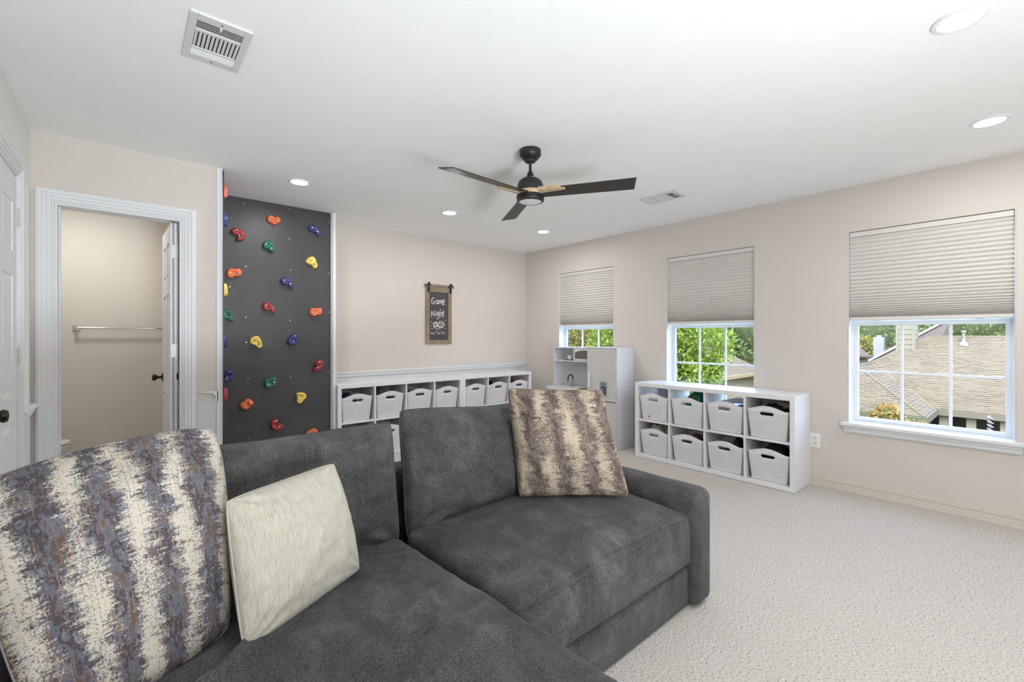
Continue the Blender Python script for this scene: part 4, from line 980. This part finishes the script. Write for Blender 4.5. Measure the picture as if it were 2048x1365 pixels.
for c, r, m_, lb in BT: crown('tree', [(c, r), ((c[0] + r * .4, c[1] + r * .8, c[2] - r * .3), r * .8), ((c[0], c[1] - r * .7, c[2] - .4 * r), r * .75), ((c[0], c[1], c[2] - r), r)], .11, m_, 14000, lb, 'tree')
crown('shrub', [((10.75, 1.72, -.28), .26), ((10.75, 1.66, -.65), .32)], .034, 'leaf_orange', 2600, 'orange and green leafed shrub in front of the near roof corner', 'shrub')
crown('shrub', [((11.0, 1.33, -.55), .24), ((11.1, 1.05, -.66), .22), ((10.95, 1.6, -.75), .22)], .032, 'leaf_orange', 2600, 'lower yellow green shrub beside the porch of the tan-roofed house', 'shrub')
crown('shrub', [((25.5, 4.95, .65), .62), ((25.3, 4.3, .30), .5)], .07, 'leaf_olive', 3500, 'pale flowering shrub below the dark trees left of the white chimney', 'shrub')

# house with the tan roof
HO = (14, 0, -3); hs_ = empty('neighbour_house', HO, 'tan shingled house next door with a hip roof and beige chimney', 'house'); 
ze = -.4; m_ = .65
def rz(x): return ze + m_ * (x - 13.85)
C = (12.2, 1.345, ze); V0 = (13.85, 1.345, ze); J = (15.27, 2.76, .523); Kp = (13.62, 2.76, .523); RE = (16.35, 1.68, 1.225)
def roof(mb, pts, t=.06):
    a = [mb.bm.verts.new(Vector(p) - mb.o) for p in pts]; b = [mb.bm.verts.new(Vector(p) - Vector((0, 0, t)) - mb.o) for p in pts]
    mb.bm.faces.new(a); mb.bm.faces.new(b[::-1])
    for i in range(len(a)): j = (i + 1) % len(a); mb.bm.faces.new((a[i], b[i], b[j], a[j]))
    return mb
K2 = (13.62, 3.0, .523); E2 = (12.2, 4.42, ze)
roof(MB(HO), [(13.85, -9, ze), (13.85, 1.345, ze), J, RE, (16.35, -9, 1.225)]).build('roof_plane', 'shingle', hs_)
roof(MB(HO), [C, Kp, J, V0]).build('roof_plane', 'shingle', hs_)
roof(MB(HO), [E2, C, Kp, K2]).build('roof_plane', 'shingle', hs_)
roof(roof(MB(HO), [(16.35, -9, 1.225), RE, (18.85, 4.18, ze), (18.85, -9, ze)]), [K2, Kp, J, RE, (18.2, 4.3, -.3), E2]).build('roof_plane', 'shingle', hs_)
MB(HO).tube([C, Kp], .03, 6).tube([Kp, J], .03, 6).tube([J, RE], .03, 6).tube([RE, (16.35, -9, 1.225)], .035, 6).tube([Kp, K2], .03, 6).build('ridge_cap', 'shingle', hs_)
L = math.hypot(1, m_); rest = MB(HO)
def wedge(mb, c, ax, up, w_, l_, t):
    c, ax, up = Vector(c), Vector(ax).normalized(), Vector(up).normalized(); n_ = ax.cross(up).normalized()
    if n_.z < 0: n_ = -n_
    vs = [mb.bm.verts.new(c + ax * a * w_ / 2 + up * b * l_ + n_ * (t if b == 0 else .002) - mb.o) for a in (-1, 1) for b in (0, 1)]
    lo = [mb.bm.verts.new(c + ax * a * w_ / 2 - mb.o) for a in (-1, 1)]
    mb.bm.faces.new((vs[0], vs[1], vs[3], vs[2])); mb.bm.faces.new((lo[0], vs[0], vs[2], lo[1]))
PT, TW = .070, .098
def courses(mb, n, place, lo, hi, up, ax):
    """rows of tabs: place(s) gives the row's start; lo/hi limit the running coordinate"""
    for r_i in range(n):
        s = .01 + r_i * PT; v_ = lo(s) + (TW / 2 if r_i % 2 else 0) + TW / 2
        while v_ < hi(s) - TW / 2:
            wedge(mb, place(s, v_), ax, up, TW * .94, PT * 1.1, .006 + .012 * random.random()); v_ += TW
courses(rest, 42, lambda s, v: (13.85 + s / L, v, ze + m_ * s / L + .003), lambda s: -1.0, lambda s: (1.345 + s / L if s / L < 1.42 else 1.68 + 2.5 - s / L), (1, 0, m_), (0, 1, 0))
courses(rest, 24, lambda s, v: (12.2 + s / L, v, ze + m_ * s / L + .003), lambda s: 1.345 + s / L, lambda s: 4.4 - s / L, (1, 0, m_), (0, 1, 0))
courses(rest, 24, lambda s, v: (v, 1.345 + s / L, ze + m_ * s / L + .003), lambda s: 12.2 + s / L, lambda s: 13.85 + s / L, (0, 1, m_), (1, 0, 0))
ro = rest.build('shingle_courses', 'shingle', hs_); ro['kind'] = 'stuff'
MB(HO).box(13.80, 13.87, -9, 1.345, ze - .13, ze + .01).box(12.2, 13.87, 1.30, 1.35, ze - .13, ze + .01).build('fascia', 'fascia', hs_)
MB(HO).box(12.13, 12.22, 1.32, 4.42, ze - .13, ze - .0).build('gutter', 'green_gutter', hs_)
MB(HO).box(14.6, 14.8, -9, 1.7, -3, ze - .07).box(12.6, 12.8, 1.7, 4.1, -3, ze - .07).box(12.8, 14.6, 1.7, 1.9, -3, ze - .07).build('porch_wall', 'screen_dark', hs_)
for y in (1.22, .79, .29, -.6, -1.6): MB(HO).box(13.90, 14.04, y - .075, y + .075, -3, ze - .06).build('porch_post', 'siding', hs_)
ch = MB(HO); ch.box(15.8, 16.3, 1.95, 2.32, .4, 2.6)
co_ = ch.build('chimney', 'siding', hs_)
for k in range(14):
    z = .62 + k * .135; MB(HO).box(15.785, 15.80, 1.99, 2.28, z, z + .118).build('siding_board', 'siding', co_)
    MB(HO).box(15.84, 16.26, 1.938, 1.95, z, z + .118).build('siding_board', 'siding', co_)
for (a, b, c_, d_) in ((15.775, 15.80, 1.945, 1.99), (15.775, 15.80, 2.28, 2.325), (15.79, 15.84, 1.925, 1.95), (16.26, 16.31, 1.925, 1.95)): MB(HO).box(a, b, c_, d_, .5, 2.6).build('corner_board', 'siding', co_)
MB(HO).tube([(16.09, 1.05, 1.0), (16.09, 1.05, 1.36)], .032, 14).tube([(16.09, 1.05, 1.34), (16.09, 1.05, 1.40)], [.05, .05], 14).build('vent_pipe', 'siding', hs_, smooth='auto')
MB(HO).lathe((16.05, 1.05, 0), [(.035, 1.16), (.045, 1.10), (.09, 1.065), (.10, 1.0)], 16).build('pipe_flashing', 'siding_white', hs_, smooth='auto')
# farther houses
fh = empty('far_house', (21, 2.5, -3), 'brown roofed house with a small white chimney beyond the tan roof', 'house'); FO2 = (21, 2.5, -3)
roof(MB(FO2), [(19.9, 3.62, .36), (19.9, 2.2, .36), (21.6, 1.72, 1.15), (21.6, 1.72, 1.85)]).build('roof_plane', 'brown_roof', fh)
roof(MB(FO2), [(21.6, 1.72, 1.85), (19.9, 3.62, .36), (24.5, 3.62, .36), (24.5, 1.72, 1.85)]).build('roof_plane', 'brown_roof', fh)
MB(FO2).tube([(19.86, 3.68, .36), (21.6, 1.72, 1.88)], .045, 4).build('fascia', 'siding_white', fh)
MB(FO2).box(20.6, 24, 1.9, 3.3, -3, .3).build('wall', 'siding', fh)
MB(FO2).box(22.4, 22.7, 3.66, 3.98, -3, 1.2).box(22.48, 22.62, 3.74, 3.9, 1.2, 1.28).build('chimney', 'siding_white', fh)
gh = empty('garden_house', (24, 5.5, -3), 'low grey roofed outbuilding at the left edge of the right window', 'house'); GO = (24, 5.5, -3)
roof(MB(GO), [(22, 3.97, .45), (22, 7.2, .45), (23.6, 7.2, 1.1), (23.6, 4.95, 1.1)]).build('roof_plane', 'brown_roof', gh)
MB(GO).box(22.3, 23.9, 4.15, 7.0, -3, .42).build('wall', 'siding', gh)
yh = empty('yellow_house', (19, 9, -3), 'ochre walled house with a pale hip roof seen through the middle window', 'house'); YO = (19, 9, -3)
ap_ = (21.42, 10.1, .85)
roof(roof(MB(YO), [(15.5, 7.97, -.42), (22.6, 7.97, -.42), ap_, (16.8, 10.1, .85)]), [(22.6, 7.97, -.42), (22.6, 12.2, -.42), ap_]).build('roof_plane', 'shingle', yh)
rest = MB(YO)
courses(rest, 34, lambda s, v: (v, 7.97 + s / 1.165, -.42 + .597 * s / 1.165 + .003), lambda s: 18, lambda s: 22.5 - s * .48, (0, 1, .597), (1, 0, 0))
ro = rest.build('shingle_courses', 'shingle', yh); ro['kind'] = 'stuff'
MB(YO).box(15.5, 22.65, 7.92, 7.99, -.54, -.40).build('fascia', 'yellow_wall', yh)
MB(YO).box(15.8, 22.3, 8.25, 12, -3, -.45).build('wall', 'yellow_wall', yh)
# white ribbed ornament on a pole
oo = (12.6, .46, -3); orn = empty('garden_ornament', oo, 'white ribbed spiral ornament on a thin pole in front of the dark porch', 'garden ornament')
MB(oo).tube([(12.6, .46, -3), (12.6, .46, -.30)], .012, 8).build('pole', 'siding_white', orn)
hp = [(12.6 + .035 * math.cos(t * .9), .46 + .035 * math.sin(t * .9), -.30 - .0107 * t) for t in range(0, 56)]
MB(oo).tube(hp, .016, 6).build('spiral', 'siding_white', orn, smooth=True)
